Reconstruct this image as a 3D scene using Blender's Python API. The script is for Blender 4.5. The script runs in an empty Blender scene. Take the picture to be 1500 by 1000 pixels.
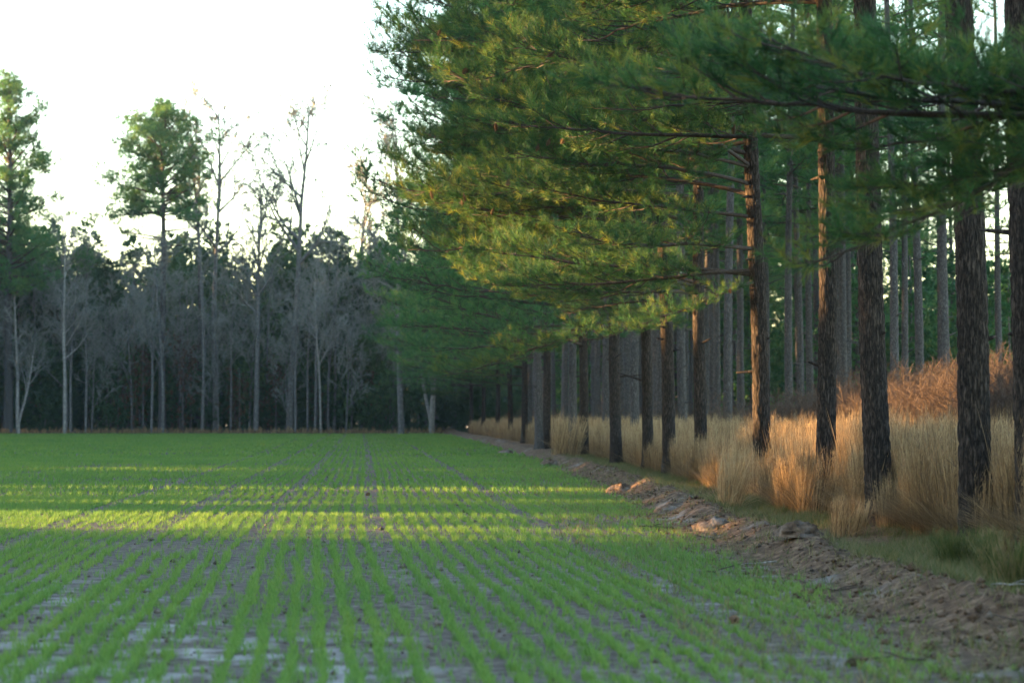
import bpy, math, random
import numpy as np
from mathutils import Vector, Matrix

S = bpy.context.scene
COL = S.collection
PI = math.pi
SUN_EL, SUN_AZ = math.radians(6.0), math.radians(280.0)     # azimuth clockwise from +Y: low, from the left, a little beyond
F_PX, HORIZON = 3542.0, 610.0                                # 85 mm lens, photograph 1500 px wide

# ------------------------------------------------------------------ camera, sky, sun, exposure
cam = bpy.data.cameras.new('camera')
cam.lens, cam.sensor_width = 85.0, 36.0
cam.clip_start, cam.clip_end = 0.5, 6000
cam.dof.use_dof = True
cam.dof.focus_distance = 35.0
cam.dof.aperture_fstop = 2.6
camera = bpy.data.objects.new('camera', cam)
COL.objects.link(camera)
camera.location = (0, 0, 1.5)
camera.rotation_euler = (PI / 2 + math.atan((HORIZON - 500) / F_PX), 0, 0)
S.camera = camera

world = bpy.data.worlds.new('World')
S.world = world
world.use_nodes = True
wn = world.node_tree.nodes
sky = wn.new('ShaderNodeTexSky')
sky.sky_type = 'NISHITA'
sky.sun_disc = False
sky.air_density, sky.dust_density, sky.ozone_density = 1.0, 0.8, 1.25
sky.sun_elevation, sky.sun_rotation = SUN_EL, SUN_AZ
world.node_tree.links.new(sky.outputs[0], wn['Background'].inputs[0])
wn['Background'].inputs[1].default_value = 0.13

sun = bpy.data.lights.new('sun', 'SUN')
sun.energy, sun.angle, sun.color = 5.0, math.radians(0.5), (1.0, 0.58, 0.24)
sun_o = bpy.data.objects.new('sun', sun)
COL.objects.link(sun_o)
to_sun = Vector((math.sin(SUN_AZ) * math.cos(SUN_EL), math.cos(SUN_AZ) * math.cos(SUN_EL), math.sin(SUN_EL)))
sun_o.rotation_euler = to_sun.to_track_quat('Z', 'Y').to_euler()

S.view_settings.view_transform = 'Standard'
S.view_settings.look = 'None'
S.view_settings.exposure = 3.55
S.view_settings.gamma = 1.0
S.view_settings.use_curve_mapping = False
S.render.engine = 'CYCLES'
S.cycles.use_denoising = True
S.cycles.denoising_prefilter = 'ACCURATE'
S.cycles.max_bounces = 6
S.cycles.diffuse_bounces = 3
S.cycles.transmission_bounces = 4
S.cycles.use_adaptive_sampling = True
S.cycles.adaptive_threshold = 0.006

R0 = np.random.default_rng(7)


def rng(seed):
    return np.random.default_rng(seed)


# ------------------------------------------------------------------ materials
def material(name):
    m = bpy.data.materials.new(name)
    m.use_nodes = True
    t = m.node_tree
    return m, t.nodes, t.links, t.nodes['Principled BSDF']


def node(ns, kind, **kw):
    n = ns.new(kind)
    for k, v in kw.items():
        setattr(n, k, v)
    return n


def ramp(ns, stops):
    n = ns.new('ShaderNodeValToRGB')
    e = n.color_ramp.elements
    while len(e) < len(stops):
        e.new(0.5)
    for i, (p, c) in enumerate(stops):
        e[i].position = p
        e[i].color = (*c, 1)
    return n


def leaf_material(name, dark, mid, light, translucent=0.35, rough=0.6):
    m, ns, ls, b = material(name)
    at = node(ns, 'ShaderNodeAttribute', attribute_name='tint')
    oi = ns.new('ShaderNodeObjectInfo')
    r = ramp(ns, [(0.0, dark), (0.5, mid), (1.0, light)])
    ad = node(ns, 'ShaderNodeMath', operation='MULTIPLY_ADD')
    ls.new(oi.outputs['Random'], ad.inputs[0])
    ad.inputs[1].default_value = 0.25
    ls.new(at.outputs['Fac'], ad.inputs[2])
    sb = node(ns, 'ShaderNodeMath', operation='SUBTRACT')
    ls.new(ad.outputs[0], sb.inputs[0])
    sb.inputs[1].default_value = 0.125
    ls.new(sb.outputs[0], r.inputs[0])
    ls.new(r.outputs[0], b.inputs['Base Color'])
    b.inputs['Roughness'].default_value = rough
    b.inputs['Specular IOR Level'].default_value = 0.25
    tr = ns.new('ShaderNodeBsdfTranslucent')
    ls.new(r.outputs[0], tr.inputs[0])
    mx = ns.new('ShaderNodeMixShader')
    mx.inputs[0].default_value = translucent
    ls.new(b.outputs[0], mx.inputs[1])
    ls.new(tr.outputs[0], mx.inputs[2])
    ls.new(mx.outputs[0], ns['Material Output'].inputs[0])
    return m


def bark_material(name, dark, mid, light, sx=17.0, sz=5.5, bump=0.03):
    m, ns, ls, b = material(name)
    tc = ns.new('ShaderNodeTexCoord')
    mp = ns.new('ShaderNodeMapping')
    mp.inputs['Scale'].default_value = (sx, sx, sz)
    ls.new(tc.outputs['Object'], mp.inputs[0])
    nz = node(ns, 'ShaderNodeTexNoise')
    nz.inputs['Scale'].default_value = 1.3
    nz.inputs['Detail'].default_value = 4
    ls.new(mp.outputs[0], nz.inputs['Vector'])
    mixv = node(ns, 'ShaderNodeVectorMath', operation='MULTIPLY_ADD')
    ls.new(nz.outputs['Color'], mixv.inputs[0])
    mixv.inputs[1].default_value = (1.5, 1.5, 1.2)
    ls.new(mp.outputs[0], mixv.inputs[2])
    vo = node(ns, 'ShaderNodeTexVoronoi', feature='DISTANCE_TO_EDGE')
    vo.inputs['Scale'].default_value = 1.0
    ls.new(mixv.outputs[0], vo.inputs['Vector'])
    vc = node(ns, 'ShaderNodeTexVoronoi', feature='F1')
    vc.inputs['Scale'].default_value = 1.0
    ls.new(mixv.outputs[0], vc.inputs['Vector'])
    r = ramp(ns, [(0.10, dark), (0.32, mid), (0.62, light)])
    nf = node(ns, 'ShaderNodeTexNoise')
    nf.inputs['Scale'].default_value = 2.6
    nf.inputs['Detail'].default_value = 6
    nf.inputs['Roughness'].default_value = 0.7
    ls.new(mp.outputs[0], nf.inputs['Vector'])
    cm = node(ns, 'ShaderNodeMath', operation='MULTIPLY_ADD')
    ls.new(nf.outputs['Fac'], cm.inputs[0])
    cm.inputs[1].default_value = 0.9
    cs = node(ns, 'ShaderNodeMath', operation='MULTIPLY_ADD')
    ls.new(vo.outputs['Distance'], cs.inputs[0])
    cs.inputs[1].default_value = 0.8
    cs.inputs[2].default_value = -0.30
    ls.new(cs.outputs[0], cm.inputs[2])
    ls.new(cm.outputs[0], r.inputs[0])
    hs = ns.new('ShaderNodeHueSaturation')
    sep = ns.new('ShaderNodeSeparateColor')
    ls.new(vc.outputs['Color'], sep.inputs[0])
    mr = ns.new('ShaderNodeMapRange')
    mr.inputs['To Min'].default_value = 0.85
    mr.inputs['To Max'].default_value = 1.15
    ls.new(sep.outputs[0], mr.inputs[0])
    ls.new(mr.outputs[0], hs.inputs['Value'])
    ls.new(r.outputs[0], hs.inputs['Color'])
    ls.new(hs.outputs[0], b.inputs['Base Color'])
    b.inputs['Roughness'].default_value = 0.9
    b.inputs['Specular IOR Level'].default_value = 0.15
    n2 = ns.new('ShaderNodeTexNoise')
    n2.inputs['Scale'].default_value = 5
    n2.inputs['Detail'].default_value = 5
    ls.new(mp.outputs[0], n2.inputs['Vector'])
    hm = node(ns, 'ShaderNodeMath', operation='MULTIPLY_ADD')
    ls.new(n2.outputs['Fac'], hm.inputs[0])
    hm.inputs[1].default_value = 0.35
    mn = node(ns, 'ShaderNodeMath', operation='MINIMUM')
    ls.new(vo.outputs['Distance'], mn.inputs[0])
    mn.inputs[1].default_value = 0.3
    ls.new(mn.outputs[0], hm.inputs[2])
    bp = ns.new('ShaderNodeBump')
    bp.inputs['Distance'].default_value = bump
    bp.inputs['Strength'].default_value = 0.9
    ls.new(hm.outputs[0], bp.inputs['Height'])
    ls.new(bp.outputs[0], b.inputs['Normal'])
    return m


M_BARK = bark_material('pine_bark', (0.007, 0.0055, 0.0045), (0.034, 0.026, 0.021), (0.095, 0.072, 0.056), 26, 4.6)
M_BARK_FAR = bark_material('pine_bark_grey', (0.028, 0.026, 0.025), (0.075, 0.069, 0.066), (0.135, 0.125, 0.12), 22, 6)
M_LIMB = bark_material('limb_bark', (0.03, 0.024, 0.02), (0.06, 0.046, 0.038), (0.10, 0.078, 0.062), 40, 12, 0.006)
M_PALE = bark_material('pale_bark', (0.12, 0.11, 0.10), (0.25, 0.23, 0.205), (0.36, 0.34, 0.31), 9, 3, 0.01)
M_GREY = bark_material('grey_bark', (0.06, 0.056, 0.053), (0.13, 0.122, 0.115), (0.22, 0.21, 0.20), 9, 3, 0.01)
M_TWIG = leaf_material('bare_twigs', (0.09, 0.093, 0.08), (0.16, 0.163, 0.14), (0.25, 0.245, 0.215), 0.0, 0.9)
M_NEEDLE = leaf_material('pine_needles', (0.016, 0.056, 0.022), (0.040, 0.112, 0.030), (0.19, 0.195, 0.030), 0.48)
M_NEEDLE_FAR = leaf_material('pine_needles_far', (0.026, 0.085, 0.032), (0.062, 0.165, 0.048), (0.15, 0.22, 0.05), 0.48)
M_BUSH = leaf_material('evergreen_leaves', (0.022, 0.055, 0.022), (0.042, 0.090, 0.032), (0.075, 0.125, 0.04), 0.35)
M_RUSSET = leaf_material('russet_leaves', (0.05, 0.026, 0.014), (0.10, 0.05, 0.024), (0.15, 0.085, 0.04), 0.35)
M_WHEAT = leaf_material('wheat_blades', (0.052, 0.130, 0.032), (0.102, 0.212, 0.040), (0.20, 0.285, 0.046), 0.45, 0.5)
M_STRAW = leaf_material('dry_grass_blades', (0.10, 0.065, 0.034), (0.32, 0.21, 0.102), (0.56, 0.40, 0.21), 0.45, 0.7)
M_BRUSH = leaf_material('dry_weed_stems', (0.055, 0.038, 0.028), (0.11, 0.075, 0.053), (0.175, 0.127, 0.092), 0.35, 0.8)
M_TURF = leaf_material('turf_blades', (0.045, 0.078, 0.018), (0.11, 0.12, 0.035), (0.25, 0.19, 0.09), 0.4, 0.6)
M_LITTER = leaf_material('needle_litter', (0.05, 0.028, 0.016), (0.12, 0.07, 0.04), (0.24, 0.16, 0.095), 0.1, 0.9)
M_CONE = leaf_material('pine_cone_scales', (0.06, 0.035, 0.02), (0.12, 0.07, 0.04), (0.19, 0.115, 0.065), 0.0, 0.8)


def soil_material():
    m, ns, ls, b = material('soil')
    at = node(ns, 'ShaderNodeAttribute', attribute_name='zone')     # R berm, G forest litter, B pale sand
    sep = ns.new('ShaderNodeSeparateColor')
    ls.new(at.outputs['Color'], sep.inputs[0])
    geo = ns.new('ShaderNodeNewGeometry')
    n1 = ns.new('ShaderNodeTexNoise')
    n1.inputs['Scale'].default_value = 9
    n1.inputs['Detail'].default_value = 7
    ls.new(geo.outputs['Position'], n1.inputs['Vector'])
    n2 = ns.new('ShaderNodeTexNoise')
    n2.inputs['Scale'].default_value = 1.1
    n2.inputs['Detail'].default_value = 5
    ls.new(geo.outputs['Position'], n2.inputs['Vector'])
    field = ramp(ns, [(0.3, (0.042, 0.034, 0.028)), (0.55, (0.105, 0.088, 0.074)), (0.75, (0.20, 0.178, 0.155))])
    berm = ramp(ns, [(0.3, (0.03, 0.019, 0.012)), (0.5, (0.095, 0.060, 0.038)), (0.7, (0.19, 0.13, 0.085))])
    litter = ramp(ns, [(0.3, (0.07, 0.042, 0.024)), (0.6, (0.15, 0.09, 0.05)), (0.8, (0.22, 0.15, 0.085))])
    for r in (field, berm, litter):
        ls.new(n1.outputs['Fac'], r.inputs[0])
    mx1 = node(ns, 'ShaderNodeMix', data_type='RGBA')
    ls.new(sep.outputs[0], mx1.inputs[0])
    ls.new(field.outputs[0], mx1.inputs[6])
    ls.new(berm.outputs[0], mx1.inputs[7])
    mx2 = node(ns, 'ShaderNodeMix', data_type='RGBA')
    ls.new(sep.outputs[1], mx2.inputs[0])
    ls.new(mx1.outputs[2], mx2.inputs[6])
    ls.new(litter.outputs[0], mx2.inputs[7])
    # washed-out pale sand lying in shallow pans
    n3 = ns.new('ShaderNodeTexNoise')
    n3.inputs['Scale'].default_value = 2.6
    n3.inputs['Detail'].default_value = 6
    ls.new(geo.outputs['Position'], n3.inputs['Vector'])
    pr = ramp(ns, [(0.46, (0, 0, 0)), (0.62, (1, 1, 1))])
    ls.new(n3.outputs['Fac'], pr.inputs[0])
    mu = node(ns, 'ShaderNodeMath', operation='MULTIPLY')
    ls.new(pr.outputs[0], mu.inputs[0])
    ls.new(sep.outputs[2], mu.inputs[1])
    mx3 = node(ns, 'ShaderNodeMix', data_type='RGBA')
    ls.new(mu.outputs[0], mx3.inputs[0])
    ls.new(mx2.outputs[2], mx3.inputs[6])
    mx3.inputs[7].default_value = (0.33, 0.32, 0.31, 1)
    ls.new(mx3.outputs[2], b.inputs['Base Color'])
    b.inputs['Roughness'].default_value = 0.95
    b.inputs['Specular IOR Level'].default_value = 0.1
    n4 = ns.new('ShaderNodeTexNoise')
    n4.inputs['Scale'].default_value = 30
    n4.inputs['Detail'].default_value = 6
    ls.new(geo.outputs['Position'], n4.inputs['Vector'])
    bp = ns.new('ShaderNodeBump')
    bp.inputs['Distance'].default_value = 0.05
    bp.inputs['Strength'].default_value = 0.8
    ls.new(n4.outputs['Fac'], bp.inputs['Height'])
    ls.new(bp.outputs[0], b.inputs['Normal'])
    return m


M_SOIL = soil_material()
M_GROUND, _n, _l, _b = material('plain_ground')
_nz = _n.new('ShaderNodeTexNoise')
_nz.inputs['Scale'].default_value = 0.2
_r = ramp(_n, [(0.3, (0.05, 0.045, 0.03)), (0.7, (0.10, 0.085, 0.055))])
_l.new(_nz.outputs['Fac'], _r.inputs[0])
_l.new(_r.outputs[0], _b.inputs['Base Color'])
_b.inputs['Roughness'].default_value = 1.0


# ------------------------------------------------------------------ mesh helpers
class Geo:
    """collects vertices, triangles / quads and a tint per vertex"""

    def __init__(self):
        self.v, self.t, self.q, self.c, self.n = [], [], [], [], 0

    def add(self, v, tris=None, quads=None, tint=0.5):
        v = np.asarray(v, dtype=np.float64).reshape(-1, 3)
        if tris is not None and len(tris):
            self.t.append(np.asarray(tris).reshape(-1, 3) + self.n)
        if quads is not None and len(quads):
            self.q.append(np.asarray(quads).reshape(-1, 4) + self.n)
        self.c.append(np.broadcast_to(np.asarray(tint, dtype=np.float64), (len(v),)))
        self.v.append(v)
        self.n += len(v)

    def join(self, other, mat=None, dt=0.0):
        if not other.n:
            return
        v = np.concatenate(other.v)
        if mat is not None:
            v = v @ mat[:3, :3].T + mat[:3, 3]
        t = np.concatenate(other.t) if other.t else None
        q = np.concatenate(other.q) if other.q else None
        self.add(v, t, q, np.concatenate(other.c) + dt)

    def mesh(self, name, mat, smooth=False):
        v = np.concatenate(self.v) if self.v else np.zeros((0, 3))
        t = np.concatenate(self.t) if self.t else np.zeros((0, 3), int)
        q = np.concatenate(self.q) if self.q else np.zeros((0, 4), int)
        me = bpy.data.meshes.new(name)
        me.vertices.add(len(v))
        me.vertices.foreach_set('co', v.astype(np.float32).ravel())
        me.loops.add(t.size + q.size)
        me.loops.foreach_set('vertex_index', np.concatenate([t.ravel(), q.ravel()]).astype(np.int32))
        me.polygons.add(len(t) + len(q))
        st = np.concatenate([np.arange(len(t)) * 3, t.size + np.arange(len(q)) * 4]).astype(np.int32)
        me.polygons.foreach_set('loop_start', st)
        me.update(calc_edges=True)
        a = me.attributes.new('tint', 'FLOAT', 'POINT')
        a.data.foreach_set('value', np.concatenate(self.c).astype(np.float32) if self.c else [])
        if smooth:
            me.polygons.foreach_set('use_smooth', np.ones(len(t) + len(q), bool))
        me.materials.append(mat)
        return me


def link(name, me, parent=None, loc=(0, 0, 0), **props):
    o = bpy.data.objects.new(name, me)
    COL.objects.link(o)
    o.location = loc
    if parent is not None:
        o.parent = parent
    for k, v in props.items():
        if v is not None:
            o[k] = v
    return o


def thing(name, label, category, loc=(0, 0, 0), rz=0.0, scale=1.0, group=None):
    o = link(name, None, None, loc, label=label, category=category, group=group)
    o.rotation_euler = (0, 0, rz)
    o.scale = (scale,) * 3
    return o


def unit(a):
    return a / np.maximum(np.linalg.norm(a, axis=-1, keepdims=True), 1e-9)


def rot_z(a):
    m = np.eye(4)
    c, s = math.cos(a), math.sin(a)
    m[0, 0], m[0, 1], m[1, 0], m[1, 1] = c, -s, s, c
    return m


def place(az, z, tilt=0.0, scale=1.0):
    """limb along +X -> pointing to azimuth az (from +X, ccw), raised by tilt, at height z"""
    c, s = math.cos(tilt), math.sin(tilt)
    t = np.eye(4)
    t[0, 0], t[0, 2], t[2, 0], t[2, 2] = c, -s, s, c
    m = rot_z(az) @ t
    m[:3, :3] *= scale
    m[2, 3] = z
    return m


def tube(g, pts, rad, sides=8, tint=0.5, cap=True):
    pts, rad = np.asarray(pts, float), np.asarray(rad, float)
    n = len(pts)
    d = unit(np.gradient(pts, axis=0))
    ref = np.array([0.0, 0, 1]) if abs(d[0, 2]) < 0.85 else np.array([1.0, 0, 0])
    a = unit(np.cross(d, ref))
    b = np.cross(d, a)
    th = np.arange(sides) * 2 * PI / sides
    v = pts[:, None] + rad[:, None, None] * (np.cos(th)[None, :, None] * a[:, None] + np.sin(th)[None, :, None] * b[:, None])
    i, j = np.meshgrid(np.arange(n - 1), np.arange(sides), indexing='ij')
    k = (j + 1) % sides
    quads = np.stack([i * sides + j, i * sides + k, (i + 1) * sides + k, (i + 1) * sides + j], -1).reshape(-1, 4)
    v = v.reshape(-1, 3)
    tris = None
    if cap:
        v = np.concatenate([v, pts[-1:]])
        j = np.arange(sides)
        tris = np.stack([(n - 1) * sides + j, (n - 1) * sides + (j + 1) % sides, np.full(sides, n * sides)], -1)
    g.add(v, tris, quads, tint)


def sticks(g, A, B, ra, rb, sides=3, tint=0.5):
    """many thin straight prisms at once"""
    A, B = np.asarray(A, float).reshape(-1, 3), np.asarray(B, float).reshape(-1, 3)
    n = len(A)
    if not n:
        return
    ra, rb = np.broadcast_to(ra, (n,)), np.broadcast_to(rb, (n,))
    d = unit(B - A)
    ref = np.where(np.abs(d[:, 2:3]) < 0.85, np.array([[0.0, 0, 1]]), np.array([[1.0, 0, 0]]))
    a = unit(np.cross(d, ref))
    b = np.cross(d, a)
    th = np.arange(sides) * 2 * PI / sides
    o = np.cos(th)[None, :, None] * a[:, None] + np.sin(th)[None, :, None] * b[:, None]
    v = np.concatenate([A[:, None] + o * ra[:, None, None], B[:, None] + o * rb[:, None, None]], 1)
    j = np.arange(sides)
    q = np.stack([j, (j + 1) % sides, sides + (j + 1) % sides, sides + j], -1)
    quads = (np.arange(n) * 2 * sides)[:, None, None] + q[None]
    g.add(v.reshape(-1, 3), None, quads.reshape(-1, 4), np.repeat(np.broadcast_to(tint, (n,)), 2 * sides))


def tufts(g, r, P, D, k=20, length=0.18, width=0.005, spread=(0.3, 1.2), back=0.14, up=0.18, tint=None):
    """bursts of needles, each one thin triangle, round twig ends P pointing along D"""
    P, D = np.asarray(P, float).reshape(-1, 3), unit(np.asarray(D, float).reshape(-1, 3))
    n = len(P)
    if not n:
        return
    ref = np.where(np.abs(D[:, 2:3]) < 0.85, np.array([[0.0, 0, 1]]), np.array([[1.0, 0, 0]]))
    a = unit(np.cross(D, ref))
    b = np.cross(D, a)
    th = r.uniform(*spread, (n, k))
    ph = r.uniform(0, 2 * PI, (n, k))
    d = (np.cos(th)[..., None] * D[:, None] + np.sin(th)[..., None] * (np.cos(ph)[..., None] * a[:, None] + np.sin(ph)[..., None] * b[:, None]))
    d[..., 2] += up
    d = unit(d)
    base = P[:, None] - D[:, None] * (r.uniform(0, back, (n, k))[..., None])
    ln = length * r.uniform(0.65, 1.15, (n, k))[..., None]
    side = unit(np.cross(d, r.normal(size=(n, k, 3)))) * (width * 0.5)
    v = np.stack([base - side, base + side, base + d * ln], 2).reshape(-1, 3)
    if tint is None:
        tint = r.normal(0.45, 0.16, n)
    tv = np.repeat(np.clip(tint[:, None] + r.normal(0, 0.07, (n, k)), 0, 1).ravel(), 3)
    g.add(v, np.arange(n * k * 3).reshape(-1, 3), None, tv)


def noise2(x, y, seed=0):
    """smooth value noise, vectorised"""
    xi, yi = np.floor(x).astype(np.int64), np.floor(y).astype(np.int64)
    fx, fy = x - xi, y - yi
    fx, fy = fx * fx * (3 - 2 * fx), fy * fy * (3 - 2 * fy)

    def h(a, b):
        n = (a * 374761393 + b * 668265263 + seed * 1442695041) & 0xFFFFFFFF
        n = ((n ^ (n >> 13)) * 1274126177) & 0xFFFFFFFF
        return ((n ^ (n >> 16)) & 0xFFFF) / 65535.0

    return (h(xi, yi) * (1 - fx) + h(xi + 1, yi) * fx) * (1 - fy) + (h(xi, yi + 1) * (1 - fx) + h(xi + 1, yi + 1) * fx) * fy


def fbm(x, y, seed=0, oct=4):
    s, a, t = 0.0, 0.5, 0.0
    for o in range(oct):
        s = s + a * noise2(x * 2**o, y * 2**o, seed + o)
        t += a
        a *= 0.5
    return s / t


# ------------------------------------------------------------------ the lie of the land
def edge_x(d):      # right edge of the sown field
    return np.interp(d, [8, 15, 20, 26, 30, 40, 52, 86, 130, 212, 300], [2.8, 2.75, 2.55, 2.25, 2.1, 2.0, 1.85, 0.73, -1.4, -6.0, -11])


def row_x(d):       # front row of pines
    return 6.0 - 0.0395 * np.asarray(d, float)


def crop_x(d):      # one drill row bends away like this
    return np.interp(d, [5, 10, 15.6, 20.7, 24.8, 29.7, 38.8, 64, 115, 215], [0.45, -0.02, -0.47, -0.89, -1.24, -1.64, -2.27, -3.74, -6.9, -13.2])


def ss(a, b, x):
    t = np.clip((x - a) / (b - a), 0, 1)
    return t * t * (3 - 2 * t)


FIELD_END = 209.0


def height(x, d):
    x, d = np.asarray(x, float), np.asarray(d, float)
    e = x - edge_x(d)
    u = e + 0.35 * (fbm(d * 0.8, x * 0.8, 3) - 0.5)
    z = 0.025 * (fbm(x * 0.35, d * 0.35, 11) - 0.5)
    z = z + 0.05 * (fbm(x * 5, d * 5, 12, 3) - 0.5) * ss(30, 12, d) * 0.6
    bump = np.exp(-((u - 0.8) / 0.36) ** 2) * (0.08 + 0.24 * fbm(d * 0.75, x * 0.9, 5))
    lumps = ss(-0.2, 0.25, u) * ss(1.9, 1.2, u) * (0.14 * (fbm(d * 2.0, x * 2.3, 8) - 0.45) + 0.05 * (fbm(d * 5, x * 6, 9, 2) - 0.5))
    z = z + bump + lumps + 0.13 * ss(0.6, 2.4, e)
    z = z + 0.28 * ss(FIELD_END, FIELD_END + 5, d) * (1 - ss(0.6, 2.4, e)) + 0.05 * (fbm(x * 0.7, d * 0.7, 13) - 0.5) * ss(1, 3, e)
    return z


big = Geo()
big.add([(-900, -700, -0.25), (900, -700, -0.25), (900, 1300, -0.25), (-900, 1300, -0.25)], None, [(0, 1, 2, 3)])
link('ground', big.mesh('ground', M_GROUND), kind='structure')

nd, nu = 330, 270
dd = np.geomspace(7.5, 300, nd)
uu = np.linspace(-1, 1, nu)
uu = np.sign(uu) * np.abs(uu) ** 1.25
DD, UU = np.meshgrid(dd, uu, indexing='ij')
XX = UU * (0.36 * DD + 2.5) + 0.02 * DD
ZZ = height(XX, DD)
g = Geo()
ii, jj = np.meshgrid(np.arange(nd - 1), np.arange(nu - 1), indexing='ij')
q = np.stack([ii * nu + jj, ii * nu + jj + 1, (ii + 1) * nu + jj + 1, (ii + 1) * nu + jj], -1).reshape(-1, 4)
g.add(np.stack([XX, DD, ZZ], -1), None, q)
me = g.mesh('soil', M_SOIL, smooth=True)
E_ = XX - edge_x(DD)
ew = E_ + 0.5 * (fbm(DD * 1.2, XX * 1.2, 21) - 0.5)
berm_w = ss(-0.35, 0.2, ew)
litter_w = np.maximum(ss(1.3, 2.2, ew), ss(FIELD_END - 1, FIELD_END + 2, DD))
pale_w = np.clip(ss(27, 15, DD) * ss(0.6, -0.6, ew) * 0.8 * ss(0.40, 0.62, fbm(XX * 0.5, DD * 0.4, 31)) + 0.75 * berm_w * ss(0.6, 0.8, fbm(XX * 1.3, DD * 1.0, 33)) * ss(1.8, 1.0, ew), 0, 1)
ca = me.color_attributes.new('zone', 'FLOAT_COLOR', 'POINT')
ca.data.foreach_set('color', np.stack([berm_w, litter_w, pale_w, np.ones_like(DD)], -1).astype(np.float32).ravel())
link('field_soil', me, kind='structure')


def hz(x, d):
    return float(height(np.array([x]), np.array([d]))[0])


# ------------------------------------------------------------------ pines: limbs, crowns, trunks
def make_limb(seed, L=6.0, sag=0.16, r0=None, sec=0.36, tert=0.17, k=22, nl=0.19, nw=0.006, bare=0.22, tip_up=0.10, naked=0.1):
    """one bough along +X: wood Geo, needle Geo, twig tips (for cones)"""
    r = rng(seed)
    wood, leaf = Geo(), Geo()
    r0 = r0 or 0.0064 * L + 0.004
    n = 18
    t = np.linspace(0, 1, n)
    wob = np.cumsum(np.cumsum(r.normal(0, 0.045, n))) * L * 0.055
    wob2 = np.cumsum(r.normal(0, 0.05, n)) * L * 0.14
    pts = np.stack([L * t * (1 - 0.05 * t), wob * t, L * (0.10 * t - sag * t**1.8 + tip_up * t**4) + wob2 * t], -1)
    tube(wood, pts, r0 * (1 - t) ** 0.85 + 0.006, 8)
    tips, P, D = [], [], []
    A, B, RA, RB = [], [], [], []
    s = bare
    side = 1 if r.random() < 0.5 else -1
    while s < 0.995:
        i = s * (n - 1)
        i0 = min(int(i), n - 2)
        p = pts[i0] + (pts[i0 + 1] - pts[i0]) * (i - i0)
        dm = unit(pts[i0 + 1] - pts[i0])
        l2 = L * (0.09 + 0.24 * (1 - s) ** 0.8) * r.uniform(0.6, 1.25) * min(1, 0.35 + (s - bare) * 4)
        ang = side * r.uniform(0.6, 1.15)
        c, sn = math.cos(ang), math.sin(ang)
        d2 = unit(np.array([dm[0] * c - dm[1] * sn, dm[0] * sn + dm[1] * c, dm[2] * 0.4 + r.normal(0.05, 0.2)]))
        m = max(3, int(l2 / 0.22))
        tt = np.linspace(0, 1, m + 1)
        cur = p + d2 * (tt * l2)[:, None]
        cur[:, 2] += l2 * (0.16 * tt**2 - 0.05 * tt) + np.cumsum(r.normal(0, 0.012, m + 1)) * l2
        cur[:, 1] += np.cumsum(r.normal(0, 0.018, m + 1)) * l2
        rr = (0.004 + 0.010 * l2) * (1 - tt) + 0.003
        A += list(cur[:-1]); B += list(cur[1:]); RA += list(rr[:-1]); RB += list(rr[1:])
        P.append(cur[-1]); D.append(unit(cur[-1] - cur[-2]))
        tips.append(cur[-1])
        w = r.uniform(0.2, 0.45)
        sd = 1
        while w < 0.97:
            q = w * m
            q0 = min(int(q), m - 1)
            pp = cur[q0] + (cur[q0 + 1] - cur[q0]) * (q - q0)
            dq = unit(cur[q0 + 1] - cur[q0])
            a3 = sd * r.uniform(0.45, 0.95)
            c, sn = math.cos(a3), math.sin(a3)
            d3 = unit(np.array([dq[0] * c - dq[1] * sn, dq[0] * sn + dq[1] * c, dq[2] + r.uniform(-0.15, 0.6)]))
            l3 = r.uniform(0.18, 0.42) * (1 + 0.05 * L)
            e = pp + d3 * l3
            e[2] += 0.08 * l3
            A.append(pp); B.append(e); RA.append(0.005); RB.append(0.003)
            P.append(e); D.append(d3 + np.array([0, 0, 0.25]))
            P.append(pp + d3 * l3 * 0.55); D.append(d3 + np.array([0, 0, 0.35]))
            if r.random() < naked:
                del P[-2:], D[-2:]
            w += tert * r.uniform(0.7, 1.3) / max(l2, 0.3)
            sd = -sd
        s += sec * r.uniform(0.6, 1.4) / L
        side = -side
    P.append(pts[-1]); D.append(pts[-1] - pts[-2])
    sticks(wood, A, B, RA, RB, 3)
    tint = np.clip(r.normal(0.42, 0.22, len(P)), 0.02, 1)
    tufts(leaf, r, P, D, k, nl, nw, tint=tint)
    return wood, leaf, tips


def hero_profile(r0, H, z):
    return r0 * (1 - 0.72 * z / H) * (1 + 0.28 * np.exp(-z / 0.22) + 0.05 * np.exp(-z / 1.2))


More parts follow.
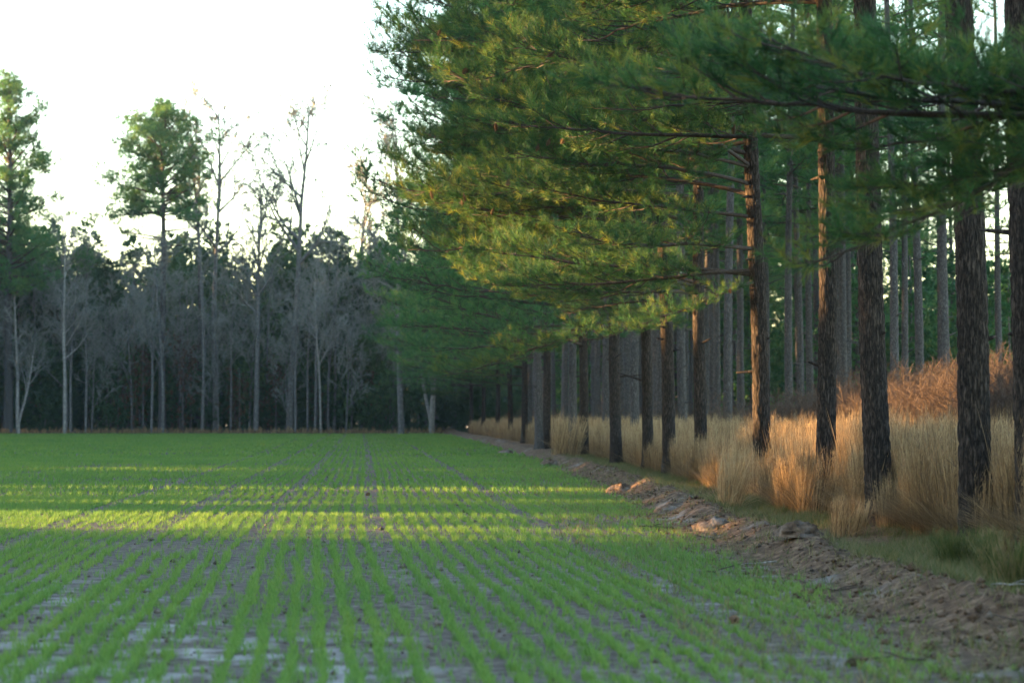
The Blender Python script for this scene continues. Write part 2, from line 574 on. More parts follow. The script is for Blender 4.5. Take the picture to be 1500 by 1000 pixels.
def make_trunk(seed, r0, H, lean_x=0.0, lean_y=0.0, fine=7.5, nth=72, nz=220, coarse=14, relief=0.017, bend=0.05, stubs=8, stub_lo=2.5, stub_hi=12):
    """pine trunk with plated bark in relief; bark plates from a stretched cell pattern"""
    r = rng(seed)
    z = np.concatenate([np.linspace(-0.25, fine, nz), np.linspace(fine, H, coarse + 1)[1:]])
    th = np.arange(nth) * 2 * PI / nth
    Z, T = np.meshgrid(z, th, indexing='ij')
    base = hero_profile(r0, H, np.maximum(Z, 0))
    lob = 1 + 0.08 * np.exp(-np.maximum(Z, 0) / 0.35) * np.cos(5 * T + r.uniform(0, 6)) + 0.03 * np.sin(2 * T + Z * 0.5) + 0.02 * np.sin(3 * T - Z * 1.3)
    nc = max(8, int(2 * PI * r0 / 0.062))
    cz = 0.19
    u, w = T / (2 * PI) * nc, Z / cz
    u = u + 1.6 * (fbm(T * 2.2 + 9, Z * 3.5, seed) - 0.5)
    w = w + 1.2 * (fbm(T * 5 + 3, Z * 2, seed + 5) - 0.5) + 0.35 * np.sin(Z * 2.1)
    ui, wi = np.floor(u).astype(int), np.floor(w).astype(int)
    f1 = np.full(u.shape, 9.0)
    f2 = np.full(u.shape, 9.0)
    cell = np.zeros(u.shape)
    jit = r.random((nc, 512, 3))
    for a in (-1, 0, 1):
        for b in (-1, 0, 1):
            J = jit[(ui + a) % nc, (wi + b + 20) % 512]
            dist = np.hypot(ui + a + 0.1 + 0.8 * J[..., 0] - u, (wi + b + 0.1 + 0.8 * J[..., 1] - w))
            upd = dist < f1
            f2 = np.where(upd, f1, np.minimum(f2, dist))
            cell = np.where(upd, J[..., 2], cell)
            f1 = np.where(upd, dist, f1)
    plate = ss(0.0, 0.45, f2 - f1)
    disp = relief * (plate * (0.65 + 0.7 * cell) - 0.7) + 0.006 * (noise2(T * 16, Z * 22, seed + 3) - 0.5)
    rad = base * lob + disp * np.minimum(1, base / 0.12)
    cx = lean_x * Z + bend * np.sin(Z * 0.33 + r.uniform(0, 6)) * np.minimum(Z / 3, 1)
    cy = lean_y * Z + bend * 0.6 * np.sin(Z * 0.27 + r.uniform(0, 6)) * np.minimum(Z / 3, 1)
    g = Geo()
    V = np.stack([cx + rad * np.cos(T), cy + rad * np.sin(T), Z], -1)
    n = len(z)
    i, j = np.meshgrid(np.arange(n - 1), np.arange(nth), indexing='ij')
    k = (j + 1) % nth
    g.add(V, None, np.stack([i * nth + j, i * nth + k, (i + 1) * nth + k, (i + 1) * nth + j], -1))
    ax = np.stack([cx[:, 0], cy[:, 0], z], -1)
    for s in range(stubs):
        zz = r.uniform(stub_lo, stub_hi)
        a = r.uniform(0, 2 * PI)
        p = np.array([np.interp(zz, z, ax[:, 0]), np.interp(zz, z, ax[:, 1]), zz])
        d = np.array([math.cos(a), math.sin(a), r.uniform(-0.2, 0.5)])
        rr = hero_profile(r0, H, zz)
        l = rr + r.choice([0.05, 0.09, 0.16, 0.3, 0.7], p=[0.3, 0.3, 0.2, 0.12, 0.08])
        tube(g, [p + d * rr * 0.6, p + d * (rr * 0.6 + l) * 0.6, p + d * l], [0.035, 0.022, 0.01], 5)
    return g, (z, ax)


def crown_geo(seed, z0, z1, reach, n, half=None, sec=0.42, tert=0.36, k=13, nl=0.2, nw=0.014, sag=0.15, kinds=5, lean=(0, 0), tilt=(0.0, 0.5), bare=0.2):
    """merged crown: limbs of several lengths set round the stem from z0 to z1; reach(t, az) gives length"""
    r = rng(seed)
    wood, leaf = Geo(), Geo()
    lib = {}
    for i in range(n):
        t = (i + r.uniform(0, 1)) / n
        z = z0 + (z1 - z0) * t
        az = r.uniform(0, 2 * PI)
        if half is not None and r.random() < half:
            az = PI + r.normal(0, 0.75)
        L = max(0.7, reach(t, az) * r.uniform(0.72, 1.12))
        key = round(L * 1.0)
        key = (max(1, key), int(r.integers(0, kinds)) % (3 if key > 2 else 2))
        if key not in lib:
            lib[key] = make_limb(seed * 100 + key[0] * 7 + key[1], float(key[0]), sag * r.uniform(0.4, 1.2), None, sec, tert, k, nl, nw, bare)
        w, l, _ = lib[key]
        m = place(az, z, tilt[0] + (tilt[1] - tilt[0]) * t + r.normal(0, 0.08), L / key[0])
        m[0, 3], m[1, 3] = lean[0] * z, lean[1] * z
        wood.join(w, m)
        leaf.join(l, m, r.normal(0, 0.08))
    return wood, leaf


def copy_thing(root, loc, rz=0.0, scale=1.0, label=None, group=None):
    o = root.copy()
    COL.objects.link(o)
    o.location = loc
    o.rotation_euler = (0, 0, rz)
    o.scale = (scale,) * 3
    if label:
        o['label'] = label
    if group:
        o['group'] = group
    for ch in root.children:
        c = ch.copy()
        COL.objects.link(c)
        c.parent = o
        for gc in ch.children:
            e = gc.copy()
            COL.objects.link(e)
            e.parent = c
    return o


# low boughs reaching over the field, shared by the near trees
BOUGHS = []
for s in range(6):
    w, l, tips = make_limb(300 + s, 6.0, [0.14, 0.2, 0.1, 0.24, 0.16, 0.12][s], sec=0.18, tert=0.11, k=22, nl=0.215, nw=0.0095, bare=0.16)
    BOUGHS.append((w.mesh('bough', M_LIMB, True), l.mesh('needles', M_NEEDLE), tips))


def cone_mesh():
    g = Geo()
    r = rng(5)
    for ring in range(7):
        z = -0.012 * ring
        rad = 0.026 * math.sin(0.5 + ring * 0.38)
        for a in range(8):
            t = a * PI / 4 + ring * 0.4
            d = np.array([math.cos(t), math.sin(t), 0])
            s = np.array([-d[1], d[0], 0]) * 0.011
            p = d * rad + np.array([0, 0, z])
            g.add([p * 0.3 + [0, 0, z * 0.7] - s * 0.5, p * 0.3 + [0, 0, z * 0.7] + s * 0.5, p + s + d * 0.007, p - s + d * 0.007 + [0, 0, -0.006]], None, [(0, 1, 2, 3)], r.uniform(0.2, 0.8))
    tube(g, [(0, 0, 0.03), (0, 0, -0.04), (0, 0, -0.085)], [0.008, 0.018, 0.008], 6, 0.2)
    return g.mesh('cone', M_CONE)


CONE = cone_mesh()


def add_bough(root, axis, z, az, length, kind, cones=0, tilt=0.0, sag_extra=None, seed=0):
    w, l, tips = BOUGHS[kind % len(BOUGHS)]
    b = link('branch', w, root)
    zz, ax = axis
    b.location = (float(np.interp(z, zz, ax[:, 0])), float(np.interp(z, zz, ax[:, 1])), z)
    b.rotation_euler = (0, -tilt, az)
    b.scale = (length / 6.0,) * 3
    n = link('needles', l, b)
    if cones:
        r = rng(seed + 999)
        for c in range(cones):
            t = tips[int(r.integers(0, len(tips)))]
            co = link('pine_cone', CONE, b, tuple(t + np.array([0, 0, -0.03])))
            co.rotation_euler = (r.normal(0, 0.3), r.normal(0, 0.3), 0)
            co.scale = (1.5,) * 3
    return b


def top_reach(L0, L1):
    return lambda t, az: L0 + (L1 - L0) * t


# upper crown of the near trees (starts above the low boughs)
tw, tl = crown_geo(41, 9.5, 23.5, lambda t, az: (5.2 if math.cos(az) < -0.3 else 3.4) * (1 - 0.72 * t), 36, 0.45, sec=0.3, tert=0.2, k=14, nl=0.23, nw=0.018)
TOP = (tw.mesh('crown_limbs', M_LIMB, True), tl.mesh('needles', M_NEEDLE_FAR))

FRONT = [   # image x of base, distance, diameter, image x at y=250 (lean), label
    (1513, 23.9, 0.36, 1506, 'dark pine trunk cut off by the right edge of the picture, behind thick dry grass'),
    (1430, 25.9, 0.37, 1411, 'thickest dark pine, with green turf at the foot of its trunk'),
    (1290, 30.4, 0.36, 1273, 'leaning pine with a big bright tuft of golden grass just right of its foot'),
    (1208, 34.3, 0.29, 1209, 'slim straight pine left of the leaning pine, its trunk lit orange high up'),
    (1117, 43.0, 0.33, 1103, 'pine whose trunk glows orange all down its left side'),
    (1027, 53.0, 0.30, 1026, 'grey pine with open dry grass on both sides, left of the glowing trunk'),
    (980, 57.5, 0.34, 970, 'pine with a pale broken branch stub lit high on its trunk'),
    (949, 62.7, 0.31, 941, 'pine with a patch of orange light on the lower half of its trunk'),
    (903, 71.0, 0.37, 900, 'thick blue-grey pine with yellow-green boughs hanging across its upper trunk'),
    (855, 86.0, 0.36, 852, 'grey pine behind the bushiest orange clump of dry grass'),
    (800, 106.0, 0.38, 800, 'grey pine of the front row just left of the bushiest orange grass clump'),
    (768, 127.0, 0.36, 768, 'grey pine trunk in the far half of the front row'),
    (748, 146.0, 0.34, 746, 'far front-row pine third from the left end of the row'),
    (729, 168.0, 0.36, 729, 'grey pine trunk in the far half of the front row'),
    (708, 190.0, 0.38, 708, 'grey pine trunk in the far half of the front row'),
    (690, 207.0, 0.36, 690, 'leftmost and farthest pine trunk of the front row'),
]
FRONT_POS = []
GROUP_FRONT = 'pines in the front row along the field edge'


def front_tree(i, x, d, dia, x250, label):
    X = (x - 750) / F_PX * d
    r = rng(900 + i)
    z0 = hz(X, d)
    h250 = 1.5 + (HORIZON - 250) / F_PX * d
    lean = ((x250 - x) / F_PX * d) / h250
    FRONT_POS.append((X, d))
    t = thing('pine_tree', label, 'pine tree', (X, d, z0), 0, 1, GROUP_FRONT)
    near = d < 50
    H = 24.0
    g, axis = make_trunk(60 + i, dia / 2 * 0.93, H, lean, r.normal(0, 0.01), 9 if near else 14, 72 if near else 40, 215 if near else 110, 12, 0.016 if near else 0.013, stubs=9 if near else 22, stub_lo=2.0)
    link('trunk', g.mesh('trunk', M_BARK, True), t)
    return t, axis, r


near_axes = {}
for i, f in enumerate(FRONT[:10]):
    near_axes[i] = front_tree(i, *f)

# low boughs: tree index -> (lowest, highest, how many, mean azimuth (180 = straight out over the field), its spread, shortest, longest)
BOUGH_PLAN = {1: (8.2, 10.5, 5, 170, 70, 3.5, 5.0), 2: (7.6, 10.5, 7, 180, 60, 4.0, 5.5), 3: (5.6, 10, 13, 180, 36, 4.4, 6.0), 4: (4.1, 10.5, 30, 183, 38, 4.4, 6.7),
              5: (4.3, 11, 32, 183, 36, 4.8, 7.1), 6: (4.6, 11.5, 32, 185, 36, 5.0, 7.4), 7: (4.7, 12, 32, 185, 36, 5.2, 7.5)}
for i, (za, zb, n_, az0, azs, la, lb) in BOUGH_PLAN.items():
    t, axis, r = near_axes[i]
    for j in range(n_):
        z = za + (zb - za) * (j + r.uniform(-0.5, 1.2)) / n_ - (r.uniform(0, 0.9) if j < 4 else 0)
        az = r.normal(az0, azs)
        off = abs((az - 180 + 180) % 360 - 180) / 180
        L = r.uniform(la, lb) * (1 - 0.55 * off) * (1 if z > za + 0.5 else 0.85)
        add_bough(t, axis, z, math.radians(az), L, int(r.integers(0, 6)), 4 if (i in (3, 4, 5) and j % 3 == 0) else 0, r.normal(0.0 + 0.014 * (z - za), 0.13), seed=i * 31 + j)
for i in range(8):
    t, axis, r = near_axes[i]
    c = link('crown', TOP[1], t)
    link('limbs', TOP[0], c)
    c.rotation_euler = (0, 0, r.normal(0, 0.25))

# a pine just outside the frame on the right; two of its dark boughs hang into the picture
tN = thing('pine_tree', 'near pine whose dark blurred boughs cross the trunks from the right edge', 'pine tree', (5.5, 16.6, hz(5.5, 16.6)), 0, 1, None)
gN, axN = make_trunk(77, 0.18, 23, 0, 0, 8, 40, 120, 10)
link('trunk', gN.mesh('trunk', M_BARK, True), tN)
for j, (z, az, L, kind, tilt) in enumerate([(3.36, 182, 5.0, 0, 0.0), (3.42, 190, 4.3, 5, 0.02), (3.40, 173, 4.4, 2, 0.0),
                                          (4.02, 181, 4.0, 3, -0.40), (3.75, 172, 3.4, 5, -0.33), (5.0, 60, 3, 2, 0.1), (6.2, 300, 3.4, 1, 0.1)]):
    add_bough(tN, axN, z, math.radians(az), L, kind, 0, tilt)
cN = link('crown', TOP[1], tN)
link('limbs', TOP[0], cN)

# far half of the front row, and all the pines inside, share meshes
EDGE = []
for s in range(3):
    w, l = crown_geo(50 + s, 3.6, 23.0, lambda t, az: (8.3 if math.cos(az) < -0.25 else 2.2) * (1.0 - 0.10 * t - 0.58 * max(0, t - 0.35) / 0.65), 58, 0.72, sec=0.30, tert=0.20, k=13, nl=0.24, nw=0.022, sag=0.17)
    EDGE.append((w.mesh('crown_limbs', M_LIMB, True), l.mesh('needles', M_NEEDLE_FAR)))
for n_, i in enumerate((8, 9)):
    t, axis, r = near_axes[i]
    c = link('crown', EDGE[n_][1], t)
    link('limbs', EDGE[n_][0], c)
edge_proto = []
for s in range(4):
    i = 10 + s
    t, axis, r = front_tree(i, *FRONT[i])
    c = link('crown', EDGE[s % 3][1], t)
    link('limbs', EDGE[s % 3][0], c)
    t.rotation_euler = (0, 0, r.normal(0, 0.2))
    if i == 11:
        add_bough(t, axis, 3.0, PI, 4.6, 2, 0, 0.02)
        add_bough(t, axis, 3.5, PI + 0.4, 4.0, 4, 0, 0.0)
    edge_proto.append(t)
for s in range(2):
    x, d = FRONT[14 + s][:2]
    X = (x - 750) / F_PX * d
    copy_thing(edge_proto[s], (X, d, hz(X, d)), 0.3 - 0.5 * s, 0.97, FRONT[14 + s][4], GROUP_FRONT)
    FRONT_POS.append((X, d))

INNER = []
for s in range(4):
    r = rng(140 + s)
    zb = [9.0, 10.5, 8.2, 11.5][s]
    t = thing('pine_tree', 'slender grey pine inside the plantation, one of many behind the front row', 'pine tree', (0, 0, 0), 0, 1, 'pines inside the plantation')
    g, axis = make_trunk(160 + s, 0.15 + 0.012 * s, 23, r.normal(0, 0.006), r.normal(0, 0.006), 12, 22, 60, 8, 0.012, stubs=26, stub_lo=1.5, stub_hi=11)
    link('trunk', g.mesh('trunk', M_BARK_FAR, True), t)
    w, l = crown_geo(70 + s, zb, 22.5, lambda t, az: 3.6 * (1 - 0.6 * t), 40, None, sec=0.28, tert=0.22, k=13, nl=0.26, nw=0.028)
    c = link('crown', l.mesh('needles', M_NEEDLE_FAR), t)
    link('limbs', w.mesh('crown_limbs', M_LIMB, True), c)
    INNER.append(t)
# trunks one can pick out in the photograph: image x, apparent width
PICKED = [(1155, 12), (1172, 10.5), (1186, 10), (1228, 11), (1243, 10), (1256, 9), (1311, 13.5), (1324, 12), (1347, 12.5), (1376, 10), (1386, 13), (1397, 8.5), (1466, 10.5), (1066, 14), (1050, 8.5), (1087, 11),
          (1001, 13), (1040, 8), (930, 13), (887, 11), (873, 9), (840, 12), (826, 9), (790, 11), (776, 8)]
spots = [((x - 750) / F_PX * 0.30 * F_PX / w, 0.30 * F_PX / w) for x, w in PICKED]
rI = rng(17)
for row in range(1, 9):
    d = 74.0 + rI.uniform(0, 4)
    while d < 214:
        X = row_x(d) + row * 3.4 + rI.normal(0, 0.35)
        x = 750 + X / d * F_PX
        clear = (1128 < x < 1150) or (1262 < x < 1306) or (1405 < x < 1462) or (x > 1473)
        if row >= 2 and d < 88:
            clear = True
        if x > 1265 and d < 150:
            clear = True
        if x > 1100 and rI.random() < 0.25:
            clear = True
        if not clear and all(math.hypot(X - a, d - b) > 1.9 for a, b in spots) and all(math.hypot(X - a, d - b) > 1.9 for a, b in FRONT_POS):
            spots.append((X, d))
        d += rI.uniform(3.2, 5.2)
SEEN = {6: 'inner pine with a pinkish left side, between the leaning pine and the thickest pine', 12: 'lone slender inner pine seen between the two trunks nearest the right edge',
        15: 'thin inner pine lit pale orange, touching the left side of the glowing pine', 8: 'slender inner pine standing alone against the green thicket right of the leaning pine',
        13: 'blue-grey inner pine standing left of the glowing pine', 3: 'inner pine half hidden behind the right side of the slim straight pine', 16: 'inner pine seen right of the pine with the broken stub'}
for n_, (X, d) in enumerate(spots):
    rz, sc = rI.uniform(0, 6.28), rI.uniform(0.93, 1.07)
    if n_ < 4:
        o = INNER[n_]
        o.location, o.rotation_euler, o.scale = (X, d, hz(X, d)), (0, 0, rz), (sc,) * 3
        keep_label = o['label']
    else:
        o = copy_thing(INNER[int(rI.integers(0, 3))], (X, d, hz(X, d)), rz, sc, keep_label)
    if n_ in SEEN:
        o['label'] = SEEN[n_]


# ------------------------------------------------------------------ far wood: bare hardwoods, pines, evergreen bushes
def bare_tree(seed, H, limb=0.5, clear=0.35, spread=0.32, r0=0.16, fork=False, order=4, dens=1.0, droop=0.0, twig_r=0.011):
    r = rng(seed)
    wood, tw = Geo(), Geo()
    TA, TB, RA, RB = [], [], [], []

    def grow(p, d, L, rad, lvl):
        n = 7 if lvl < 2 else 4
        seg = L / n
        pts, rr = [p], [rad]
        for i in range(n):
            d = unit(d + r.normal(0, 0.03 + 0.04 * lvl, 3) + np.array([0, 0, 0.05 * (1 - droop * lvl) + (0.12 if lvl == 0 else 0)]))
            p = p + d * seg
            pts.append(p)
            rr.append(rad * (1 - 0.8 * (i + 1) / n) + 0.004)
        if lvl < 2:
            tube(wood, pts, rr, 7 if lvl == 0 else 5)
        else:
            TA.extend(pts[:-1]); TB.extend(pts[1:]); RA.extend(rr[:-1]); RB.extend(rr[1:])
        if lvl >= order:
            return
        kids = int([14, 6, 5, 4][min(lvl, 3)] * dens * r.uniform(0.8, 1.2))
        lo = clear if lvl == 0 else 0.25
        for c in range(kids):
            t = lo + (1 - lo) * (c + r.random()) / kids
            q = t * n
            i0 = min(int(q), n - 1)
            pp = pts[i0] + (pts[i0 + 1] - pts[i0]) * (q - i0)
            dd_ = unit(pts[i0 + 1] - pts[i0])
            s = unit(np.cross(dd_, r.normal(size=3)))
            a = r.uniform(0.45, 0.95)
            nd_ = dd_ * math.cos(a) + s * math.sin(a)
            if lvl == 0:
                l2 = H * spread * (1.15 - 0.75 * t) * r.uniform(0.6, 1.2)
            else:
                l2 = L * r.uniform(0.35, 0.6)
            grow(pp, nd_, l2, max(0.008, (rad * (1 - 0.8 * t)) * limb), lvl + 1)

    if fork:
        grow(np.array([0, 0, -0.1]), np.array([0.03, 0, 1.0]), H, r0, 0)
        grow(np.array([0, 0, 0.8]), np.array([-0.35, 0.1, 1.0]), H * 0.62, r0 * 0.65, 0)
    else:
        grow(np.array([0, 0, -0.1]), np.array([r.normal(0, 0.02), 0, 1.0]), H, r0, 0)
    # widen the foot
    sticks(tw, TA, TB, np.maximum(RA, twig_r), np.maximum(RB, twig_r * 0.75), 3, np.clip(r.normal(0.5, 0.2, len(TA)), 0, 1))
    return wood, tw


def bare_thing(seed, label, mat, group=None, **kw):
    w, tw = bare_tree(seed, **kw)
    t = thing('bare_tree', label, 'tree', (0, 0, 0), 0, 1, group)
    link('trunk', w.mesh('trunk', mat, True), t)
    link('twigs', tw.mesh('twigs', M_TWIG), t)
    return t


def at(x, d):
    return (x - 750) / F_PX * d


def Hgt(ytop, d):
    return 1.5 + (HORIZON - ytop) / F_PX * d


def put(o, x, d, rz=0.0):
    X = at(x, d)
    o.location = (X, d, hz(X, d))
    o.rotation_euler = (0, 0, rz)
    return o


# the ones that stand out
put(bare_thing(201, 'tall bare tree whose thin crown stands widest against the white sky', M_GREY, H=Hgt(165, 214), clear=0.50, spread=0.30, r0=0.36, order=4, dens=0.95, limb=0.9, twig_r=0.04), 424, 214, 0.4)
put(bare_thing(202, 'slender bare tree just right of the tall round-topped pine', M_GREY, H=Hgt(160, 218), clear=0.55, spread=0.16, r0=0.25, order=4, dens=0.9, limb=0.9, twig_r=0.04), 297, 218, 1.0)
put(bare_thing(203, 'tall bare tree with upswept forked limbs beside the tufted stem', M_GREY, H=Hgt(158, 216), clear=0.52, spread=0.28, r0=0.29, order=4, dens=0.85, limb=0.9, twig_r=0.04), 316, 216, 2.4)
put(bare_thing(204, 'shorter bare tree with a ragged open crown left of the widest bare crown', M_GREY, H=Hgt(275, 213), clear=0.45, spread=0.24, r0=0.27, order=4, dens=0.9, limb=0.9, twig_r=0.04), 375, 213, 0.2)
put(bare_thing(205, 'faint feathery bare tree above the rounded evergreens, left of the green pine boughs', M_GREY, H=Hgt(245, 232), clear=0.5, spread=0.24, r0=0.24, order=4, dens=1.0, limb=0.9, twig_r=0.04), 512, 232, 0)
put(bare_thing(206, 'pale forked tree leaning left at the corner where the field meets the pines', M_PALE, H=Hgt(360, 210.5), clear=0.45, spread=0.25, r0=0.26, fork=True, order=4), 632, 210.5, 0)
put(bare_thing(207, 'small pale tree with a bent trunk and broken limb near the left edge', M_PALE, H=Hgt(430, 210), clear=0.35, spread=0.28, r0=0.19, fork=True, order=4), 27, 210, 3.3)
put(bare_thing(208, 'slim white-barked tree standing clear at the field edge on the left', M_PALE, H=Hgt(330, 210), clear=0.3, spread=0.26, r0=0.17, order=4), 95, 210, 1)
put(bare_thing(209, 'slim white-barked tree standing clear at the field edge under tangled pale limbs', M_PALE, H=Hgt(400, 210), clear=0.4, spread=0.34, r0=0.11, order=4, droop=0.8), 470, 210, 0)
put(bare_thing(210, 'sparse leafy tree showing through beside the upper pine boughs', M_GREY, H=Hgt(188, 205), clear=0.45, spread=0.26, r0=0.28, order=4, dens=1.0, limb=0.9, twig_r=0.04), 588, 205, 0)

BARE = []
LAB_BARE = 'bare grey hardwood tree in the far wood, its twigs merging with its neighbours'
for s, (h, cl, sp, r0, dn) in enumerate([(17, .28, .26, .14, .95), (15, .22, .30, .12, 1.0), (18.5, .35, .24, .16, .9), (13, .2, .34, .11, .95), (16, .3, .26, .13, .95), (10, .15, .36, .08, .95)]):
    BARE.append(bare_thing(220 + s, LAB_BARE, M_GREY, 'bare hardwoods of the far wood', H=h, clear=cl, spread=sp, r0=r0, dens=dn, order=4, twig_r=0.017))
rB = rng(23)
first = [True] * 6
for n_ in range(62):
    x = -60 + (n_ + rB.uniform(0, 1)) * 720 / 62
    d = 210.5 + abs(rB.normal(0, 1)) * 9
    s = int(rB.integers(0, 6))
    sc = rB.uniform(0.75, 1.08)
    X = at(x, d)
    if first[s]:
        first[s] = False
        o = BARE[s]
        o.location, o.rotation_euler, o.scale = (X, d, hz(X, d)), (0, 0, rB.uniform(0, 6.28)), (sc,) * 3
    else:
        copy_thing(BARE[s], (X, d, hz(X, d)), rB.uniform(0, 6.28), sc)


def clumped_crown(seed, z0, H, reach, n, lean=0.0, puff=0.75, per=34, leaf=0.36, up=(0.05, 0.95), inner=0.35):
    """limbs that carry rounded clumps of needles towards their ends"""
    r = rng(seed)
    wood, g = Geo(), Geo()
    for i in range(n):
        t = (i + r.random()) / n
        z = z0 + (H - z0) * t * 0.97
        az = i * 2.39996 + r.normal(0, 0.5)
        L = reach(t) * r.uniform(0.6, 1.1)
        el = up[0] + (up[1] - up[0]) * t + r.normal(0, 0.15)
        d = np.array([math.cos(az) * math.cos(el), math.sin(az) * math.cos(el), math.sin(el)])
        p0 = np.array([lean * z, 0, z])
        m = 6
        tt = np.linspace(0, 1, m)
        pts = p0 + d * (tt * L)[:, None]
        pts[:, 2] += L * 0.14 * tt**2
        pts[1:] += np.cumsum(r.normal(0, 0.03 * L / 3, (m - 1, 3)), 0)
        tube(wood, pts, (0.018 + 0.016 * L) * (1 - tt) + 0.012, 5)
        for c in range(max(1, int(round(L * r.uniform(0.8, 1.5))))):
            w_ = r.uniform(inner, 1.05)
            q_ = np.array([np.interp(w_, tt, pts[:, k_]) for k_ in range(3)])
            off = r.normal(0, 0.10 * L, 3) * np.array([1, 1, 0.55])
            cc = q_ + off
            sticks(wood, [q_], [cc], 0.02, 0.01, 3)
            rad = puff * r.uniform(0.55, 1.15) * (0.6 + 0.1 * L)
            mm = int(per * rad / puff)
            v = unit(r.normal(size=(mm, 3)))
            P = cc + v * (rad * r.uniform(0.3, 1.0, mm) ** 0.6)[:, None] * np.array([1, 1, 0.7])
            tufts(g, r, P, v + np.array([0, 0, 0.35]), 7, leaf, leaf * 0.15, (0.2, 1.2), leaf * 0.4, 0.15, np.clip(r.normal(0.45, 0.12) + r.normal(0, 0.1, mm), 0, 1))
    return wood, g


def tall_pine(seed, label, H, r0, z0, reach, n, lean=0.0, **kw):
    t = thing('pine_tree', label, 'pine tree')
    g, axis = make_trunk(seed, r0, H, lean, 0, H * 0.5, 18, 40, 12, 0.01, stubs=12, stub_lo=5, stub_hi=z0)
    link('trunk', g.mesh('trunk', M_BARK_FAR, True), t)
    w, l = clumped_crown(seed, z0, H, reach, n, lean, **kw)
    c = link('crown', l.mesh('needles', M_NEEDLE_FAR), t)
    link('limbs', w.mesh('crown_limbs', M_LIMB, True), c)
    return t


far_kw = dict(sec=0.30, tert=0.24, k=13, nl=0.30, nw=0.045, bare=0.40)
p2 = tall_pine(401, 'tallest round-topped pine, standing alone against the white sky on the left', Hgt(162, 214), 0.36, 18.6,
               lambda t: 1.6 + 3.9 * math.sin(min(1, 0.30 + t * 0.80) * PI) ** 0.7, 84)
put(p2, 238, 214)
for z, az, L in ((16.8, 2.6, 5.2), (17.6, 0.3, 4.6), (16.2, 0.2, 3.5), (14.2, 2.9, 4.4), (12.6, 3.2, 3.4), (17.0, 3.4, 4.2)):
    b = link('branch', None, p2, (0, 0, z))
    wd, lf, _ = make_limb(int(z * 10), L, 0.10, 0.09, **{k_: v for k_, v in far_kw.items() if k_ != 'bare'}, bare=0.5)
    b.rotation_euler = (0, -0.1, az)
    link('limb', wd.mesh('limb', M_LIMB, True), b)
    link('needles', lf.mesh('needles', M_NEEDLE_FAR), b)
put(tall_pine(402, 'large pine at the left edge of the picture, its top catching warm light', Hgt(125, 212), 0.42, 12.0,
              lambda t: 2.0 + 4.6 * (1 - t) ** 0.8, 110), 12, 212)
put(tall_pine(403, 'tall thin-crowned pine stem with small dark needle clumps, among the bare crowns', Hgt(235, 220), 0.2, 18.5,
              lambda t: 1.3, 18, puff=0.55), 291, 220)


def bush_geo(seed, H, R_, n=420, k=7, leaf=0.34, base=0.0, lobes=9, flat=1.0):
    """evergreen mass: leaf sprays gathered in uneven lobes"""
    r = rng(seed)
    g = Geo()
    c = np.stack([r.normal(0, R_ * 0.42, lobes), r.normal(0, R_ * 0.42, lobes), base + (H - base) * (0.12 + 0.78 * (np.arange(lobes) + r.random(lobes)) / lobes)], -1)
    env = np.clip(1.15 - ((c[:, 2] - base) / (H - base)) ** 2, 0.25, 1)
    c[:, :2] *= env[:, None]
    rad = R_ * r.uniform(0.42, 0.75, lobes) * (0.4 + 0.6 * env)
    i = r.integers(0, lobes, n)
    v = unit(r.normal(size=(n, 3)))
    P = c[i] + v * (rad[i] * r.uniform(0.55, 1.08, n) ** 0.7)[:, None] * np.array([1, 1, 1.15 * flat])
    P[:, 2] = np.clip(P[:, 2], 0.05, None)
    D = unit(v + r.normal(0, 0.5, (n, 3)) + np.array([0, 0, 0.3]))
    tufts(g, r, P, D, k, leaf, leaf * 0.42, (0.2, 1.3), leaf * 0.7, 0.1, np.clip(r.normal(0.45, 0.2, lobes)[i] + r.normal(0, 0.1, n), 0, 1))
    return g


def bush_thing(seed, label, category, name, H, R_, mat, group=None, stem_r=0.12, base=0.0, **kw):
    t = thing(name, label, category, group=group)
    s = Geo()
    tube(s, [(0, 0, -0.1), (0.06, 0, H * 0.3), (0.0, 0.05, H * 0.6), (0.1, 0, H * 0.9)], [stem_r, stem_r * 0.8, stem_r * 0.5, 0.03], 7)
    link('trunk', s.mesh('trunk', M_GREY, True), t)
    link('crown', bush_geo(seed, H, R_, base=base, **kw).mesh('crown', mat), t)
    return t


LAB_EV = 'dark evergreen tree forming the back of the far wood'
EV = [bush_thing(500 + s, LAB_EV, 'tree', 'evergreen_tree', H, R_, M_BUSH, 'evergreens at the back of the far wood', 0.2, base=1.0, n=900, k=8, leaf=0.5, lobes=16)
      for s, (H, R_) in enumerate([(20, 3.9), (18.5, 3.5), (21, 3.6), (17.5, 4.0)])]
LAB_UN = 'low dark evergreen bush under the far wood'
UN = [bush_thing(520 + s, LAB_UN, 'bush', 'evergreen_bush', H, R_, M_BUSH, 'evergreen bushes under the far wood', 0.06, n=420, k=8, leaf=0.34, lobes=8)
      for s, (H, R_) in enumerate([(5.0, 2.0), (7.0, 2.3), (3.4, 1.8)])]
LAB_RU = 'rust-brown leafy young tree in the shade of the far wood'
RU = [bush_thing(540, LAB_RU, 'tree', 'young_tree', 8.0, 1.9, M_RUSSET, 'rust-brown young trees of the far wood', 0.06, n=260, k=6, leaf=0.22, lobes=9)]


def scatter(protos, places, r, smin=0.85, smax=1.15):
    for n_, (X, d, *more) in enumerate(places):
        sc = r.uniform(smin, smax) * (more[0] if more else 1)
        loc = (X, d, hz(X, d) if d < 290 else 0.3)
        if n_ < len(protos):
            o = protos[n_]
            o.location, o.rotation_euler, o.scale = loc, (0, 0, r.uniform(0, 6.28)), (sc,) * 3
        else:
            copy_thing(protos[n_ % len(protos)], loc, r.uniform(0, 6.28), sc)


